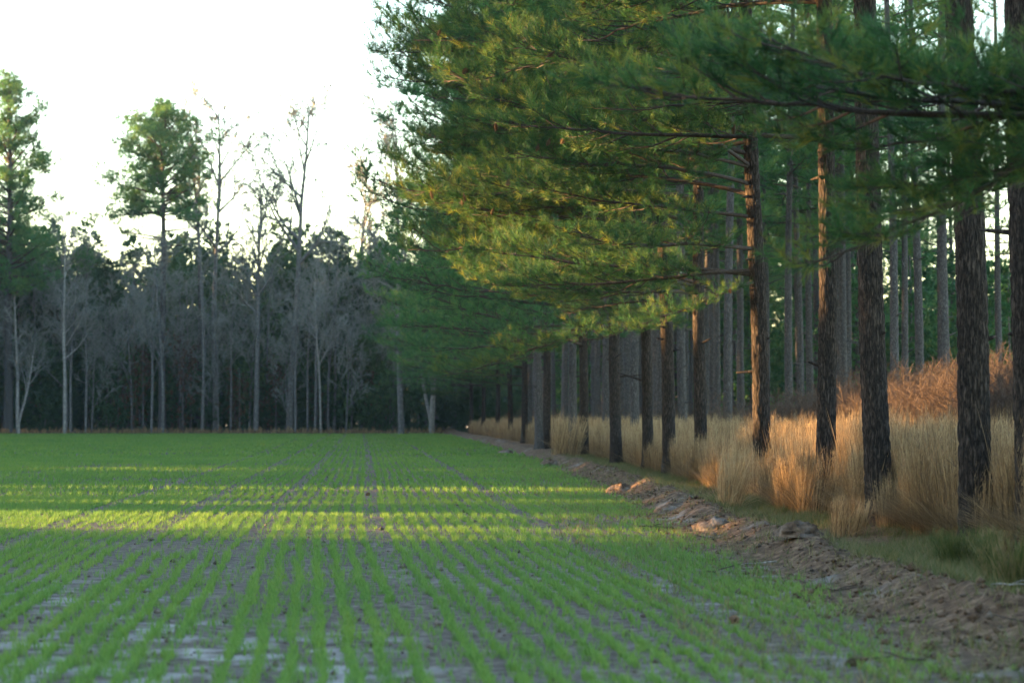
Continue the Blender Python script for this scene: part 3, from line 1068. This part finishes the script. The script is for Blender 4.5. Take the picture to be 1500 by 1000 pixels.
rE = rng(29)
pl = [(-74 + (i + rE.random()) * 96 / 56, 234 + rE.uniform(0, 26)) for i in range(56)]
pl += [(-52 + (i + rE.random()) * 46 / 16, 222 + rE.uniform(0, 10), 0.86) for i in range(16)]
pl += [(at(495, 226), 226, 1.0), (at(540, 228), 228, 0.95), (at(455, 229), 229, 0.93), (at(60, 224), 224, 0.98), (at(10, 222), 222, 0.95), (at(120, 230), 230, 0.97)]
scatter(EV, pl, rE, 0.94, 1.06)
pl = [(-62 + (i + rE.random()) * 64 / 46, 213 + abs(rE.normal(0, 8))) for i in range(46)]
scatter(UN, pl + [(-72 + (i + rE.random()) * 140 / 50, 224 + rE.uniform(0, 22), 1.15) for i in range(50)], rE, 0.7, 1.2)
pl = [(at(x, d_), d_, 1.5) for x, d_ in ((60, 216), (130, 219), (205, 217), (262, 221), (345, 218), (402, 221), (450, 217), (500, 219), (530, 216), (560, 219))]
scatter([copy_thing(UN[0], (0, 0, 0)), copy_thing(UN[1], (0, 0, 0))], pl, rE, 0.8, 1.2)
pl = [(at(x, 211.5), 211.5 + rE.uniform(0, 6)) for x in (30, 165, 190, 205, 262, 330, 350, 455, 545, 400)]
scatter(RU, pl, rE, 0.6, 1.2)

# green thicket that closes the plantation on the right
LAB_TH = 'leafy green tree in the thicket behind the plantation'
TH = [bush_thing(560 + s, LAB_TH, 'tree', 'evergreen_tree', H, R_, M_NEEDLE_FAR, 'green thicket trees behind the plantation', 0.1, n=620, k=8, leaf=0.36, lobes=13)
      for s, (H, R_) in enumerate([(9.5, 2.6), (8.0, 2.7), (11.5, 2.7)])]
pl = []
for i in range(64):
    d = rE.uniform(112, 222)
    x = rE.uniform(1090, 1560) if i < 48 else rE.uniform(820, 1130)
    if i >= 48:
        d = rE.uniform(175, 225)
    pl.append((at(x, d), d))
pl += [(at(x_, d_), d_, 1.0) for x_, d_ in ((1285, 128), (1335, 118), (1362, 135), (1410, 112), (1455, 122), (1480, 108), (1500, 118), (1245, 140), (1310, 150), (1140, 150), (1165, 165), (1380, 150), (1435, 140))]
scatter(TH, pl, rE, 0.7, 1.15)
# distant woods far behind everything read as one mass
g = Geo()
r = rng(31)
n = 9000
P = np.stack([r.uniform(-95, 95, n), r.uniform(264, 284, n), 16.5 * r.random(n)], -1)
P[:, 2] *= 0.75 + 0.4 * fbm(P[:, 0] * 0.12, P[:, 1] * 0.0, 77)
P[:, 2] *= np.where(P[:, 0] > 22, 0.4, 1.0)
P[:, 2] += 0.2
tufts(g, r, P, unit(r.normal(size=(n, 3)) + [0, -0.3, 0.4]), 6, 1.3, 0.9, (0.2, 1.4), 0.6, 0.1)
link('distant_woods', g.mesh('distant_woods', M_BUSH), kind='stuff', label='dark mass of woods far behind the field', category='woods')

# woodland along the left side of the field (outside the frame): the wood the low sun shines through
g = Geo()
r = rng(37)
n = 115000
x = r.uniform(-78, -63, n)
d = np.where(np.arange(n) < 36000, r.uniform(35, 92, n), r.uniform(-70, 300, n))
h = r.uniform(0, 1, n) ** 0.9 * np.where(d < 150, 25.0, 25.5)
h *= 0.86 + 0.2 * fbm(d * 0.16, d * 0, 41)
ta = math.tan(SUN_AZ - 1.5 * PI)
p = d + x * ta
qh = h + x * math.tan(SUN_EL) / math.cos(SUN_AZ - 1.5 * PI)


def window(p, q, p0, p1, q0, q1, soft=0.5):
    return ss(p0 - soft, p0 + soft, p) * ss(p1 + soft, p1 - soft, p) * ss(q0 - soft, q0 + soft, q) * ss(q1 + soft, q1 - soft, q)


broken = ss(0.34, 0.54, fbm(p * 0.4, qh * 2.4, 57, 2))
gap = np.maximum.reduce([
    window(p, qh, 26.6, 37.0, -3, 0.9, 0.9) * (0.35 + 0.65 * broken),
    0.85 * window(p, qh, 29.0, 42.0, 0.7, 2.3, 0.3) * (0.25 + 0.75 * ss(0.42, 0.54, fbm(p * 0.7, qh * 1.2, 60, 2))),
    0.8 * window(p, qh, 29.0, 35.8, 3.2, 9.5) * (0.3 + 0.7 * broken),
    window(p, qh, 35.0, 49.5, 1.6, 4.2),
    window(p, qh, 35.0, 49.5, 4.2, 10.5, 0.1) * (0.10 + 0.90 * ss(0.38, 0.48, fbm(p * 0.5, qh * 0.7, 58, 2))),
    window(p, qh, 42.3, 46.3, 1.4, 9.5, 0.3),
    window(p, qh, 34.2, 36.2, 3.6, 9.5, 0.3),
    0.85 * window(p, qh, 36, 47, -2, 0.9, 0.8) * ss(0.40, 0.56, fbm(p * 0.5, qh * 2.2, 59, 2)),
    0.9 * window(p, qh, 46.5, 51.5, -2, 0.9, 0.4) * (0.4 + 0.6 * broken),
    0.6 * window(p, qh, 64.0, 69.0, -2, 0.7, 1.0),
    0.6 * window(p, qh, 25.0, 27.0, -2, 0.6, 0.4) * broken,
    window(p, qh, 52, 62, 3.0, 8.0),
])
spots_n = fbm(p * 0.55, qh * 0.45, 51, 3)
gap = np.maximum(gap, ss(0.62, 0.68, spots_n) * ss(1.5, 3.5, qh) * 0.95 * ss(28, 31, p))
dapple = ss(0.42, 0.56, fbm(p * 0.7, qh * 1.8, 53, 3))        # leaves left hanging in the gaps
keep = r.random(n) < 1 - gap * (0.87 + 0.13 * dapple)
P = np.stack([x, d, h], -1)[keep]
v = r.normal(size=(len(P), 3, 3)) * np.where((p > 25) & (p < 74), 0.45, 0.85)[keep][:, None, None]
g.add((P[:, None] + v).reshape(-1, 3), np.arange(len(P) * 3).reshape(-1, 3), None, np.repeat(r.uniform(0.2, 0.8, len(P)), 3))
link('woodland', g.mesh('woodland', M_BUSH), kind='stuff', label='woodland along the left side of the field, outside the picture', category='woods')


# ------------------------------------------------------------------ wheat seedlings
def blades(g, r, base, az, h, lean, w, tint, segs=2, droop=0.5):
    """flat blades bending over; base n x 3"""
    n = len(base)
    t = np.linspace(0, 1, segs + 1)
    dx = np.stack([np.cos(az), np.sin(az)], -1)
    sx = np.stack([-np.sin(az), np.cos(az)], -1)
    prof = 1 - t
    out = []
    for i, tt in enumerate(t):
        off = lean * tt + droop * lean * tt**2
        z = h * (tt - 0.22 * (lean / np.maximum(h, 1e-3)) * tt**2)
        c = base + np.concatenate([dx * off[:, None], z[:, None]], -1)
        if i < segs:
            sd = np.concatenate([sx * (w * (0.5 + 0.1 * i) * (1 if i == 0 else 0.9))[:, None], np.zeros((n, 1))], -1)
            out += [c - sd, c + sd]
        else:
            out.append(c)
    m = 2 * segs + 1
    V = np.stack(out, 1).reshape(-1, 3)
    o = (np.arange(n) * m)[:, None]
    qs = [o + np.array([[2 * i, 2 * i + 1, 2 * i + 3, 2 * i + 2]]) for i in range(segs - 1)]
    ts = o + np.array([[2 * segs - 2, 2 * segs - 1, 2 * segs]])
    g.add(V, ts, np.concatenate(qs) if qs else None, np.repeat(np.clip(tint, 0, 1), m))


g = Geo()
r = rng(61)


def wheat_band(d0, d1, per_m, nb, width, hmean, segs):
    n = int((0.5 * (d1**2 - d0**2) * 0.475 + (d1 - d0) * 1.2) / 0.19 * per_m)
    d = np.sqrt(r.uniform(d0**2, d1**2, n))
    xi = r.uniform(-1, 1, n) * (0.2375 * d + 0.6) - 0.005 * d
    k = np.round((xi - crop_x(d)) / 0.19)
    gapk = np.isin(k, [0, -8, -15, -23, 12])
    drift = 0.035 * (fbm(d * 0.5, k * 3.1, 63) - 0.5) + 0.012 * np.sin(d * 1.7 + k)
    x = crop_x(d) + k * 0.19 + drift + r.normal(0, 0.018, n)
    e = x - edge_x(d)
    thin = fbm(x * 0.55, d * 0.28, 67, 4)
    patch = 0.35 * fbm(k * 7.7, d * 1.4, 68, 2) + 0.65 * noise2(k * 7.7 + 0.5, d * 6.0, 69)
    near = ss(30, 14, d)
    prob = ss(0.12 + 0.17 * near, 0.42 + 0.10 * near, thin) * ss(0.08 + 0.17 * near, 0.40 + 0.15 * near, patch) + 0.12
    prob *= ss(0.35, -0.5, e + 0.6 * (fbm(d * 0.7, x * 0.7, 71) - 0.5)) * np.where(gapk, 0.08, 1.0)
    prob *= 1 - 0.45 * ss(-2.2, -0.4, e) * near
    ok = (r.random(n) < prob) & (d < FIELD_END)
    x, d, k = x[ok], d[ok], k[ok]
    # stray plants between the rows
    x = x + np.where(r.random(len(x)) < 0.24, r.normal(0, 0.085, len(x)), 0)
    z = height(x, d)
    vig = 0.7 + 0.6 * fbm(x * 0.8, d * 0.4, 73)
    B = np.repeat(np.stack([x, d, z], -1), nb, 0)
    B[:, :2] += r.normal(0, 0.008, (len(B), 2))
    vg = np.repeat(vig, nb)
    h = hmean * vg * r.uniform(0.6, 1.25, len(B))
    tint = np.repeat(0.3 + 0.45 * fbm(x * 0.9, d * 0.35, 75) + r.normal(0, 0.07, len(x)), nb) + r.normal(0, 0.08, len(B))
    az = np.where(r.random(len(B)) < 0.5, PI / 2, -PI / 2) + r.normal(0, 1.0, len(B))
    blades(g, r, B, az, h, h * r.uniform(0.15, 0.6, len(B)), np.full(len(B), width), tint, segs)


wheat_band(9.5, 22, 74, 4, 0.0048, 0.070, 2)
wheat_band(22, 45, 38, 4, 0.0078, 0.082, 1)
wheat_band(45, 90, 10, 3, 0.02, 0.095, 1)
wheat_band(90, 212, 2.8, 3, 0.06, 0.105, 1)
link('wheat_seedlings', g.mesh('wheat', M_WHEAT), kind='stuff', label='rows of young green wheat across the field', category='crop')

# short turf on the bank, mixed green and straw
g = Geo()
n = 46000
d = 12 + 78 * r.random(n) ** 1.7
e = r.normal(1.75, 0.55, n) + 0.0
x = edge_x(d) + e
ok = (r.random(n) < ss(0.35, 0.62, fbm(x * 1.0, d * 0.7, 81, 3)) + 0.08) & (e > 0.9)
stray = r.random(n) < 0.10
x = np.where(stray, edge_x(d) + r.uniform(-1.5, 1.3, n), x)
ok |= stray
x, d, e = x[ok], d[ok], (x - edge_x(d))[ok]
B = np.repeat(np.stack([x, d, height(x, d)], -1), 4, 0)
B[:, :2] += r.normal(0, 0.02, (len(B), 2))
h = r.uniform(0.04, 0.15, len(B)) * np.repeat(0.7 + 0.8 * fbm(x, d, 83), 4)
blades(g, r, B, r.uniform(0, 2 * PI, len(B)), h, h * r.uniform(0.3, 0.9, len(B)), np.full(len(B), 0.007), np.repeat(r.beta(1.8, 1.7, len(x)), 4), 1)
link('turf', g.mesh('turf', M_TURF), kind='stuff', label='short green and straw-coloured turf on the bank below the pines', category='grass')

# fallen needles on the bank and under the pines
g = Geo()
n = 60000
d = 12 + 60 * r.random(n) ** 1.6
e = r.normal(1.7, 0.9, n)
x = edge_x(d) + e
ok = (e > -0.5) & (r.random(n) < 0.15 + ss(0.35, 0.65, fbm(x * 1.4, d * 1.1, 85)))
x, d = x[ok], d[ok]
n = len(x)
P = np.stack([x, d, height(x, d) + r.uniform(0.002, 0.03, n)], -1)
a = r.uniform(0, 2 * PI, n)
D = np.stack([np.cos(a), np.sin(a), r.normal(0.05, 0.2, n)], -1)
w_ = np.stack([-np.sin(a), np.cos(a), np.zeros(n)], -1) * 0.004
V = np.stack([P - w_, P + w_, P + D * r.uniform(0.05, 0.13, n)[:, None]], 1).reshape(-1, 3)
g.add(V, np.arange(n * 3).reshape(-1, 3), None, np.repeat(r.random(n), 3))
link('fallen_needles', g.mesh('fallen_needles', M_LITTER), kind='stuff', label='brown fallen pine needles strewn over the bank', category='litter')

# crumbs of earth on the field and bank
g = Geo()
n = 15000
d = 9 + 55 * r.random(n) ** 1.5
onb = r.random(n) < 0.65
x = np.where(onb, edge_x(d) + r.uniform(-0.3, 1.7, n), r.uniform(-1, 1, n) * (0.24 * d + 0.5))
ok = x - edge_x(d) < 1.9
x, d = x[ok], d[ok]
n = len(x)
sz = np.minimum(0.004 + 0.007 * r.exponential(1.0, n), 0.04)
oct_ = np.array([(1, 0, 0), (-1, 0, 0), (0, 1, 0), (0, -1, 0), (0, 0, 1), (0, 0, -0.6)], float)
fc = np.array([(0, 2, 4), (2, 1, 4), (1, 3, 4), (3, 0, 4), (2, 0, 5), (1, 2, 5), (3, 1, 5), (0, 3, 5)])
V = oct_[None] * r.uniform(0.6, 1.3, (n, 6, 1)) * sz[:, None, None]
V[..., :2] += r.normal(0, 0.2, (n, 6, 2)) * sz[:, None, None]
V += np.stack([x, d, height(x, d) + sz * 0.3], -1)[:, None]
g.add(V.reshape(-1, 3), ((np.arange(n) * 6)[:, None, None] + fc[None]).reshape(-1, 3), None, 0.5)
me = g.mesh('clods', M_SOIL)
ca = me.color_attributes.new('zone', 'FLOAT_COLOR', 'POINT')
zc = np.stack([np.where(onb[ok], 1.0, 0.25), np.zeros(n), np.zeros(n), np.ones(n)], -1)
ca.data.foreach_set('color', np.repeat(zc, 6, 0).astype(np.float32).ravel())
link('soil_crumbs', me, kind='stuff', label='crumbs of loose earth on the field and bank', category='soil')


# ------------------------------------------------------------------ tall dry grass
def grass_clump(seed, n=70, H=1.25, R_=0.16, w=0.0055, lean=0.35, plume=True, mat_tint=0.5):
    r = rng(seed)
    g = Geo()
    a = r.uniform(0, 2 * PI, n)
    rad = R_ * np.sqrt(r.random(n))
    B = np.stack([rad * np.cos(a), rad * np.sin(a), np.zeros(n) - 0.03], -1)
    wind = 0.35
    az = a + r.normal(0, 0.7, n)
    h = H * r.uniform(0.45, 1.1, n)
    tint = np.clip(mat_tint - 0.05 + r.normal(0, 0.32, n), 0, 1)
    blades(g, r, B, az, h, h * lean * r.uniform(0.1, 0.6, n) + 0.02, np.full(n, w), tint, 4, 0.9)
    if plume:
        t_ = r.uniform(0.45, 0.95, (n, 7))
        ln = h * np.abs(r.normal(0, lean * 0.55, n))
        P = np.concatenate([B[:, None, :2] + np.stack([np.cos(az), np.sin(az)], -1)[:, None] * ((0.0 + h * lean * 0.35)[:, None] * (t_ + 0.7 * t_**2))[..., None], (h[:, None] * t_ * 0.97)[..., None]], -1).reshape(-1, 3)
        tufts(g, r, P, np.tile([0.1, 0, 1.0], (len(P), 1)), 2, 0.075, w * 0.8, (0.15, 0.9), 0.05, 0.3, np.clip(np.repeat(tint, 7) + 0.12, 0, 1))
    # low leaf skirt
    m = n // 2
    a = r.uniform(0, 2 * PI, m)
    B = np.stack([R_ * 0.8 * np.cos(a), R_ * 0.8 * np.sin(a), np.zeros(m) - 0.02], -1) * r.uniform(0.2, 1, (m, 1))
    h = H * r.uniform(0.2, 0.5, m)
    blades(g, r, B, a + r.normal(0, 0.5, m), h, h * r.uniform(0.3, 1.1, m), np.full(m, w * 1.2), np.clip(mat_tint - 0.1 + r.normal(0, 0.15, m), 0, 1), 3, 0.9)
    return g


def weed_clump(seed, H=1.9, n=9):
    """dry branching weed: thin stems with feathery sprays"""
    r = rng(seed)
    g = Geo()
    A, B_, P, D = [], [], [], []
    for s in range(n):
        p = np.array([r.normal(0, 0.14), r.normal(0, 0.14), 0.0])
        d = unit(np.array([r.normal(0, 0.13), r.normal(0, 0.13), 1.0]))
        h = H * r.uniform(0.6, 1.08)
        for i in range(8):
            q_ = p + d * h / 8
            A.append(p); B_.append(q_)
            p = q_
            d = unit(d + r.normal(0, 0.06, 3))
            if i >= 2:
                for b in range(3):
                    e = unit(np.array([r.normal(), r.normal(), 0.9]))
                    l = r.uniform(0.12, 0.34)
                    A.append(p); B_.append(p + e * l)
                    P.append(p + e * l); D.append(e)
    sticks(g, A, B_, 0.004, 0.003, 3, 0.35)
    tufts(g, r, P, D, 8, 0.13, 0.006, (0.2, 0.9), 0.15, 0.2)
    return g


protos = bpy.data.collections.new('clump_sources')
for s in range(5):
    protos.objects.link(bpy.data.objects.new('clump_a%d' % s, grass_clump(700 + s, 74, [1.2, 1.35, 1.05, 1.3, 0.9][s], 0.17, 0.006, [0.15, 0.2, 0.17, 0.26, 0.22][s], mat_tint=[0.5, 0.58, 0.42, 0.52, 0.38][s]).mesh('clump', M_STRAW)))
for s in range(3):
    protos.objects.link(bpy.data.objects.new('clump_b%d' % s, weed_clump(720 + s, [1.9, 2.2, 1.6][s]).mesh('clump', M_BRUSH)))


def scatter_nodes(o, coll):
    ng = bpy.data.node_groups.new('scatter', 'GeometryNodeTree')
    ng.interface.new_socket('Geometry', in_out='INPUT', socket_type='NodeSocketGeometry')
    ng.interface.new_socket('Geometry', in_out='OUTPUT', socket_type='NodeSocketGeometry')
    ns, ls = ng.nodes, ng.links
    gi, go = ns.new('NodeGroupInput'), ns.new('NodeGroupOutput')
    ci = ns.new('GeometryNodeCollectionInfo')
    ci.inputs['Collection'].default_value = coll
    ci.inputs['Separate Children'].default_value = True
    ci.inputs['Reset Children'].default_value = True
    ip = ns.new('GeometryNodeInstanceOnPoints')
    ip.inputs['Pick Instance'].default_value = True
    for nm, ty, sock in (('idx', 'INT', 'Instance Index'), ('rot', 'FLOAT_VECTOR', 'Rotation'), ('scl', 'FLOAT', 'Scale')):
        na = ns.new('GeometryNodeInputNamedAttribute')
        na.data_type = ty
        na.inputs['Name'].default_value = nm
        ls.new(na.outputs['Attribute'], ip.inputs[sock])
    ls.new(gi.outputs[0], ip.inputs['Points'])
    ls.new(ci.outputs[0], ip.inputs['Instance'])
    ls.new(ip.outputs[0], go.inputs[0])
    md = o.modifiers.new('scatter', 'NODES')
    md.node_group = ng


def scatter_mesh(name, P, rot, scl, idx):
    me = bpy.data.meshes.new(name)
    me.vertices.add(len(P))
    me.vertices.foreach_set('co', np.asarray(P, np.float32).ravel())
    a = me.attributes.new('rot', 'FLOAT_VECTOR', 'POINT')
    a.data.foreach_set('vector', np.asarray(rot, np.float32).ravel())
    a = me.attributes.new('scl', 'FLOAT', 'POINT')
    a.data.foreach_set('value', np.asarray(scl, np.float32))
    a = me.attributes.new('idx', 'INT', 'POINT')
    a.data.foreach_set('value', np.asarray(idx, np.int32))
    return me


r = rng(91)
n = 37000
d = 16 + 190 * r.random(n) ** 1.9
lo = edge_x(d) + 2.0 + 0.35 * ss(36, 30, d) + 0.35 * ss(30, 27, d)
hi = np.minimum(row_x(d) + 17, 0.225 * d + 1.5)
x = lo + (hi - lo) * r.random(n) ** 1.25
e = x - edge_x(d)
den = ss(1.7, 2.4, e - 0.3 * ss(36, 30, d) + 0.9 * (fbm(x * 0.9, d * 0.9, 93) - 0.5)) * (0.35 + 0.65 * ss(0.3, 0.55, fbm(x * 0.5, d * 0.4, 95)))
den *= ss(17, 24, d + 2 * fbm(x, d, 97))
ok = (r.random(n) < den)
for fx, fd in FRONT_POS:
    ok &= np.hypot(x - fx, d - fd) > 0.22
for fx, fd in FRONT_POS[:5]:      # little grows right at the feet of the near pines, on the field side
    ok &= ~((np.abs(x - fx * d / fd) < 0.42) & (d < fd) & (d > fd - 6) & (r.random(len(d)) < 0.93))
x, d, e = x[ok], d[ok], e[ok]
x = np.concatenate([x, r.uniform(-58, -6, 700)])
d = np.concatenate([d, FIELD_END + 0.6 + np.abs(r.normal(0, 1.6, 700))])
e = x - edge_x(d)
n = len(x)
ximg = 750 + F_PX * x / d
brush = (r.random(n) < 0.03) | (r.random(n) < ss(4.0, 5.6, e) * ss(80, 45, d) * 0.92 * ss(1170, 1290, ximg))
idx = np.where(brush, r.integers(5, 8, n), r.integers(0, 5, n))
rot = np.stack([r.normal(0.0, 0.07, n), r.normal(0.07, 0.07, n), r.uniform(-0.8, 0.8, n)], -1)
scl = r.uniform(0.62, 1.15, n) * np.where(e < 2.7, 0.8, 1.0) * np.where(brush, np.where(e > 4.5, 0.98, 0.5), 0.95 + 0.25 * (fbm(x * 0.4, d * 0.3, 99) - 0.4))
scl = np.where(d > FIELD_END, scl * 0.5, scl)
o = link('dry_grass', scatter_mesh('dry_grass', np.stack([x, d, height(x, d)], -1), rot, scl, idx), kind='stuff', label='tall dry golden grass and brown weeds under the pines', category='grass')
scatter_nodes(o, protos)

# tufts that stand out in the sun, each a thing of its own
for s, (px, dist, H, lab) in enumerate([
        (1335, 31.0, 1.38, 'tall bright golden grass tuft in the sun just right of the leaning pine'),
        (1066, 37.5, 0.98, 'small bright grass tuft at the foot of the bank left of the glowing pine'),
        (1160, 38.5, 1.25, 'bright grass tuft leaning right, between the glowing pine and the slim straight pine'),
        (1250, 33.5, 1.25, 'golden grass tuft standing left of the leaning pine'),
        (1130, 41.5, 0.7, 'sunlit grass tuft against the foot of the glowing pine'),
        (828, 82.0, 1.5, 'bushy orange clump of dry grass at the far end of the grass strip'),
        (1380, 33.0, 1.3, 'golden grass tuft seen between the leaning pine and the thickest pine'),
        (1240, 28.6, 0.5, 'low straw tuft on the bank, in front of the gap left of the leaning pine'),
        (1480, 25.5, 0.95, 'dull tuft of dry grass between the two trunks nearest the right edge')]):
    X = at(px, dist)
    o = link('grass_tuft', grass_clump(750 + s, 150 if s != 5 else 240, H, 0.20 if s != 5 else 0.5, 0.006 if s != 5 else 0.009, 0.24, mat_tint=0.62).mesh('grass_tuft', M_STRAW), None, (X, dist, hz(X, dist)), label=lab, category='grass tuft', group='grass tufts that stand out in front of the pines')
    o.rotation_euler = (0, 0.16, 0)

# green tuft of grass at the foot of the thickest pine
for s, (px, dist, H, lab) in enumerate([(1415, 22.8, 0.38, 'green grass tussock in front of the thickest pine'), (1488, 19.6, 0.55, 'straw-coloured tussock at the lower right edge on the bank')]):
    X = at(px, dist)
    link('grass_tussock', grass_clump(780 + s, 220, H, 0.24, 0.006, 0.7, mat_tint=0.25 if s == 0 else 0.7).mesh('grass_tussock', M_TURF), None, (X, dist, hz(X, dist)), label=lab, category='grass tuft')


# ------------------------------------------------------------------ sandy lumps, sticks and cones lying on the bank
def lump(seed, sx, sy, sz):
    bm_v, n1, n2 = [], 18, 9
    g = Geo()
    th = np.arange(n1) * 2 * PI / n1
    ph = np.linspace(0, PI / 2, n2)
    T, Ph = np.meshgrid(th, ph, indexing='xy')
    nn = 1 + 0.55 * (noise2(np.cos(T) * 2.2 + 9 + seed, np.sin(T) * 2.2 + Ph * 2.4 + 5, seed) - 0.5) + 0.25 * (noise2(np.cos(T) * 6 + 30 + seed, np.sin(T) * 6 + Ph * 6 + 9, seed + 2) - 0.5)
    V = np.stack([np.cos(T) * np.sin(Ph) * nn * sx, np.sin(T) * np.sin(Ph) * nn * sy, np.cos(Ph) * nn * sz - 0.02], -1)
    i, j = np.meshgrid(np.arange(n2 - 1), np.arange(n1), indexing='ij')
    k = (j + 1) % n1
    g.add(V, None, np.stack([i * n1 + j, (i + 1) * n1 + j, (i + 1) * n1 + k, i * n1 + k], -1))
    me = g.mesh('sand_lump', M_SOIL, True)
    ca = me.color_attributes.new('zone', 'FLOAT_COLOR', 'POINT')
    ca.data.foreach_set('color', np.tile([0.9, 0, 0.28, 1], len(me.vertices)).astype(np.float32))
    return me


for s, (px, dist, sx, sy, sz, lab) in enumerate([
        (1048, 31.5, 0.30, 0.34, 0.15, 'rounded pale sand lump on the bank below the glowing pine'),
        (1168, 25.6, 0.24, 0.3, 0.13, 'low grey sand lump on the bank below the slim straight pine'),
        (905, 48.0, 0.30, 0.5, 0.17, 'sunlit sandy lump on the bank in the middle distance'),
        (805, 74.0, 0.30, 0.9, 0.2, 'long white sandy slab on the bank near the far grass'),
        (742, 98.0, 0.35, 1.0, 0.2, 'small white sandy slab farthest along the bank'),
        (985, 37.0, 0.26, 0.4, 0.14, 'flat reddish sand lump on the bank left of the rounded pale one'),
        (1440, 15.2, 0.22, 0.1, 0.03, 'pale flat sand crust at the bottom right of the bank'),
        (1485, 13.9, 0.18, 0.12, 0.05, 'whitish sand clod in the bottom right corner')]):
    X = at(px, dist)
    link('sand_lump', lump(s * 3 + 1, sx, sy, sz), None, (X, dist, hz(X, dist)), label=lab, category='sand lump')

rS = rng(101)
for s in range(9):
    dist = [18.2, 20.5, 23, 27, 29.5, 16.0, 24.5, 14.6, 32.5][s]
    X = float(edge_x(dist)) + rS.uniform(-1.2, 1.1)
    g = Geo()
    L = rS.uniform(0.25, 0.6)
    pts = np.stack([np.linspace(0, L, 6), np.cumsum(rS.normal(0, 0.02, 6)), np.cumsum(rS.normal(0.003, 0.008, 6))], -1)
    tube(g, pts, np.linspace(0.011, 0.004, 6), 5)
    tube(g, [pts[2], pts[2] + [0.06, 0.05, 0.03], pts[2] + [0.13, 0.1, 0.04]], [0.006, 0.005, 0.002], 4)
    o = link('stick', g.mesh('stick', M_LIMB if s % 3 else M_PALE, True), None, (X, dist, hz(X, dist) + 0.02), label='fallen twig lying on the bare earth at the edge of the field', category='twig', group='twigs on the bank')
    o.rotation_euler = (0, 0, rS.uniform(0, 6.28))
for s, (px, py) in enumerate([(1076, 913), (1261, 974), (692, 790 - 40), (540, 725)]):
    dist = 1.5 * F_PX / (py - HORIZON)
    X = at(px, dist)
    o = link('pine_cone', CONE, None, (X, dist, hz(X, dist) + 0.03), label=['dark pine cone lying in the crop at the lower right of the field', 'dark pine cone lying nearest the bottom right of the field', 'dark cone lying among the rows in the sun band', 'dark cone lying in the wide gap between two drill rows'][s], category='pine cone')
    o.rotation_euler = (1.3, 0.3, s)
    o.scale = (1.3,) * 3

# the pale broken stub high on one front pine
for i, zz, az, L, m_ in ((6, 4.35, 0.55, 0.75, M_PALE),):
    t, axis, _r = near_axes[i]
    g = Geo()
    tube(g, [(0, 0, 0), (L * 0.5, 0.04, L * 0.35), (L * 0.8, 0.02, L * 1.0)], [0.05, 0.035, 0.012], 6)
    o = link('dead_branch', g.mesh('dead_branch', m_, True), t, (float(np.interp(zz, axis[0], axis[1][:, 0])), float(np.interp(zz, axis[0], axis[1][:, 1])) - 0.05, zz))
    o.rotation_euler = (0, 0, az)

# ------------------------------------------------------------------ evening haze over the field
g = Geo()
hx, hy0, hy1, hz0, hz1 = 910, -710, 1310, -1.25, 33.0
V8 = [(a, b, c) for c in (hz0, hz1) for a, b in ((-hx, hy0), (hx, hy0), (hx, hy1), (-hx, hy1))]
M_HAZE = bpy.data.materials.new('haze')
M_HAZE.use_nodes = True
_n = M_HAZE.node_tree.nodes
_n.clear()
_o, _v = _n.new('ShaderNodeOutputMaterial'), _n.new('ShaderNodeVolumePrincipled')
_v.inputs['Density'].default_value = 0.0001
_v.inputs['Color'].default_value = (0.72, 0.86, 0.98, 1)
M_HAZE.node_tree.links.new(_v.outputs[0], _o.inputs['Volume'])
g.add(V8, None, [(0, 3, 2, 1), (4, 5, 6, 7), (0, 1, 5, 4), (1, 2, 6, 5), (2, 3, 7, 6), (3, 0, 4, 7)])
link('haze', g.mesh('haze', M_HAZE), kind='stuff')
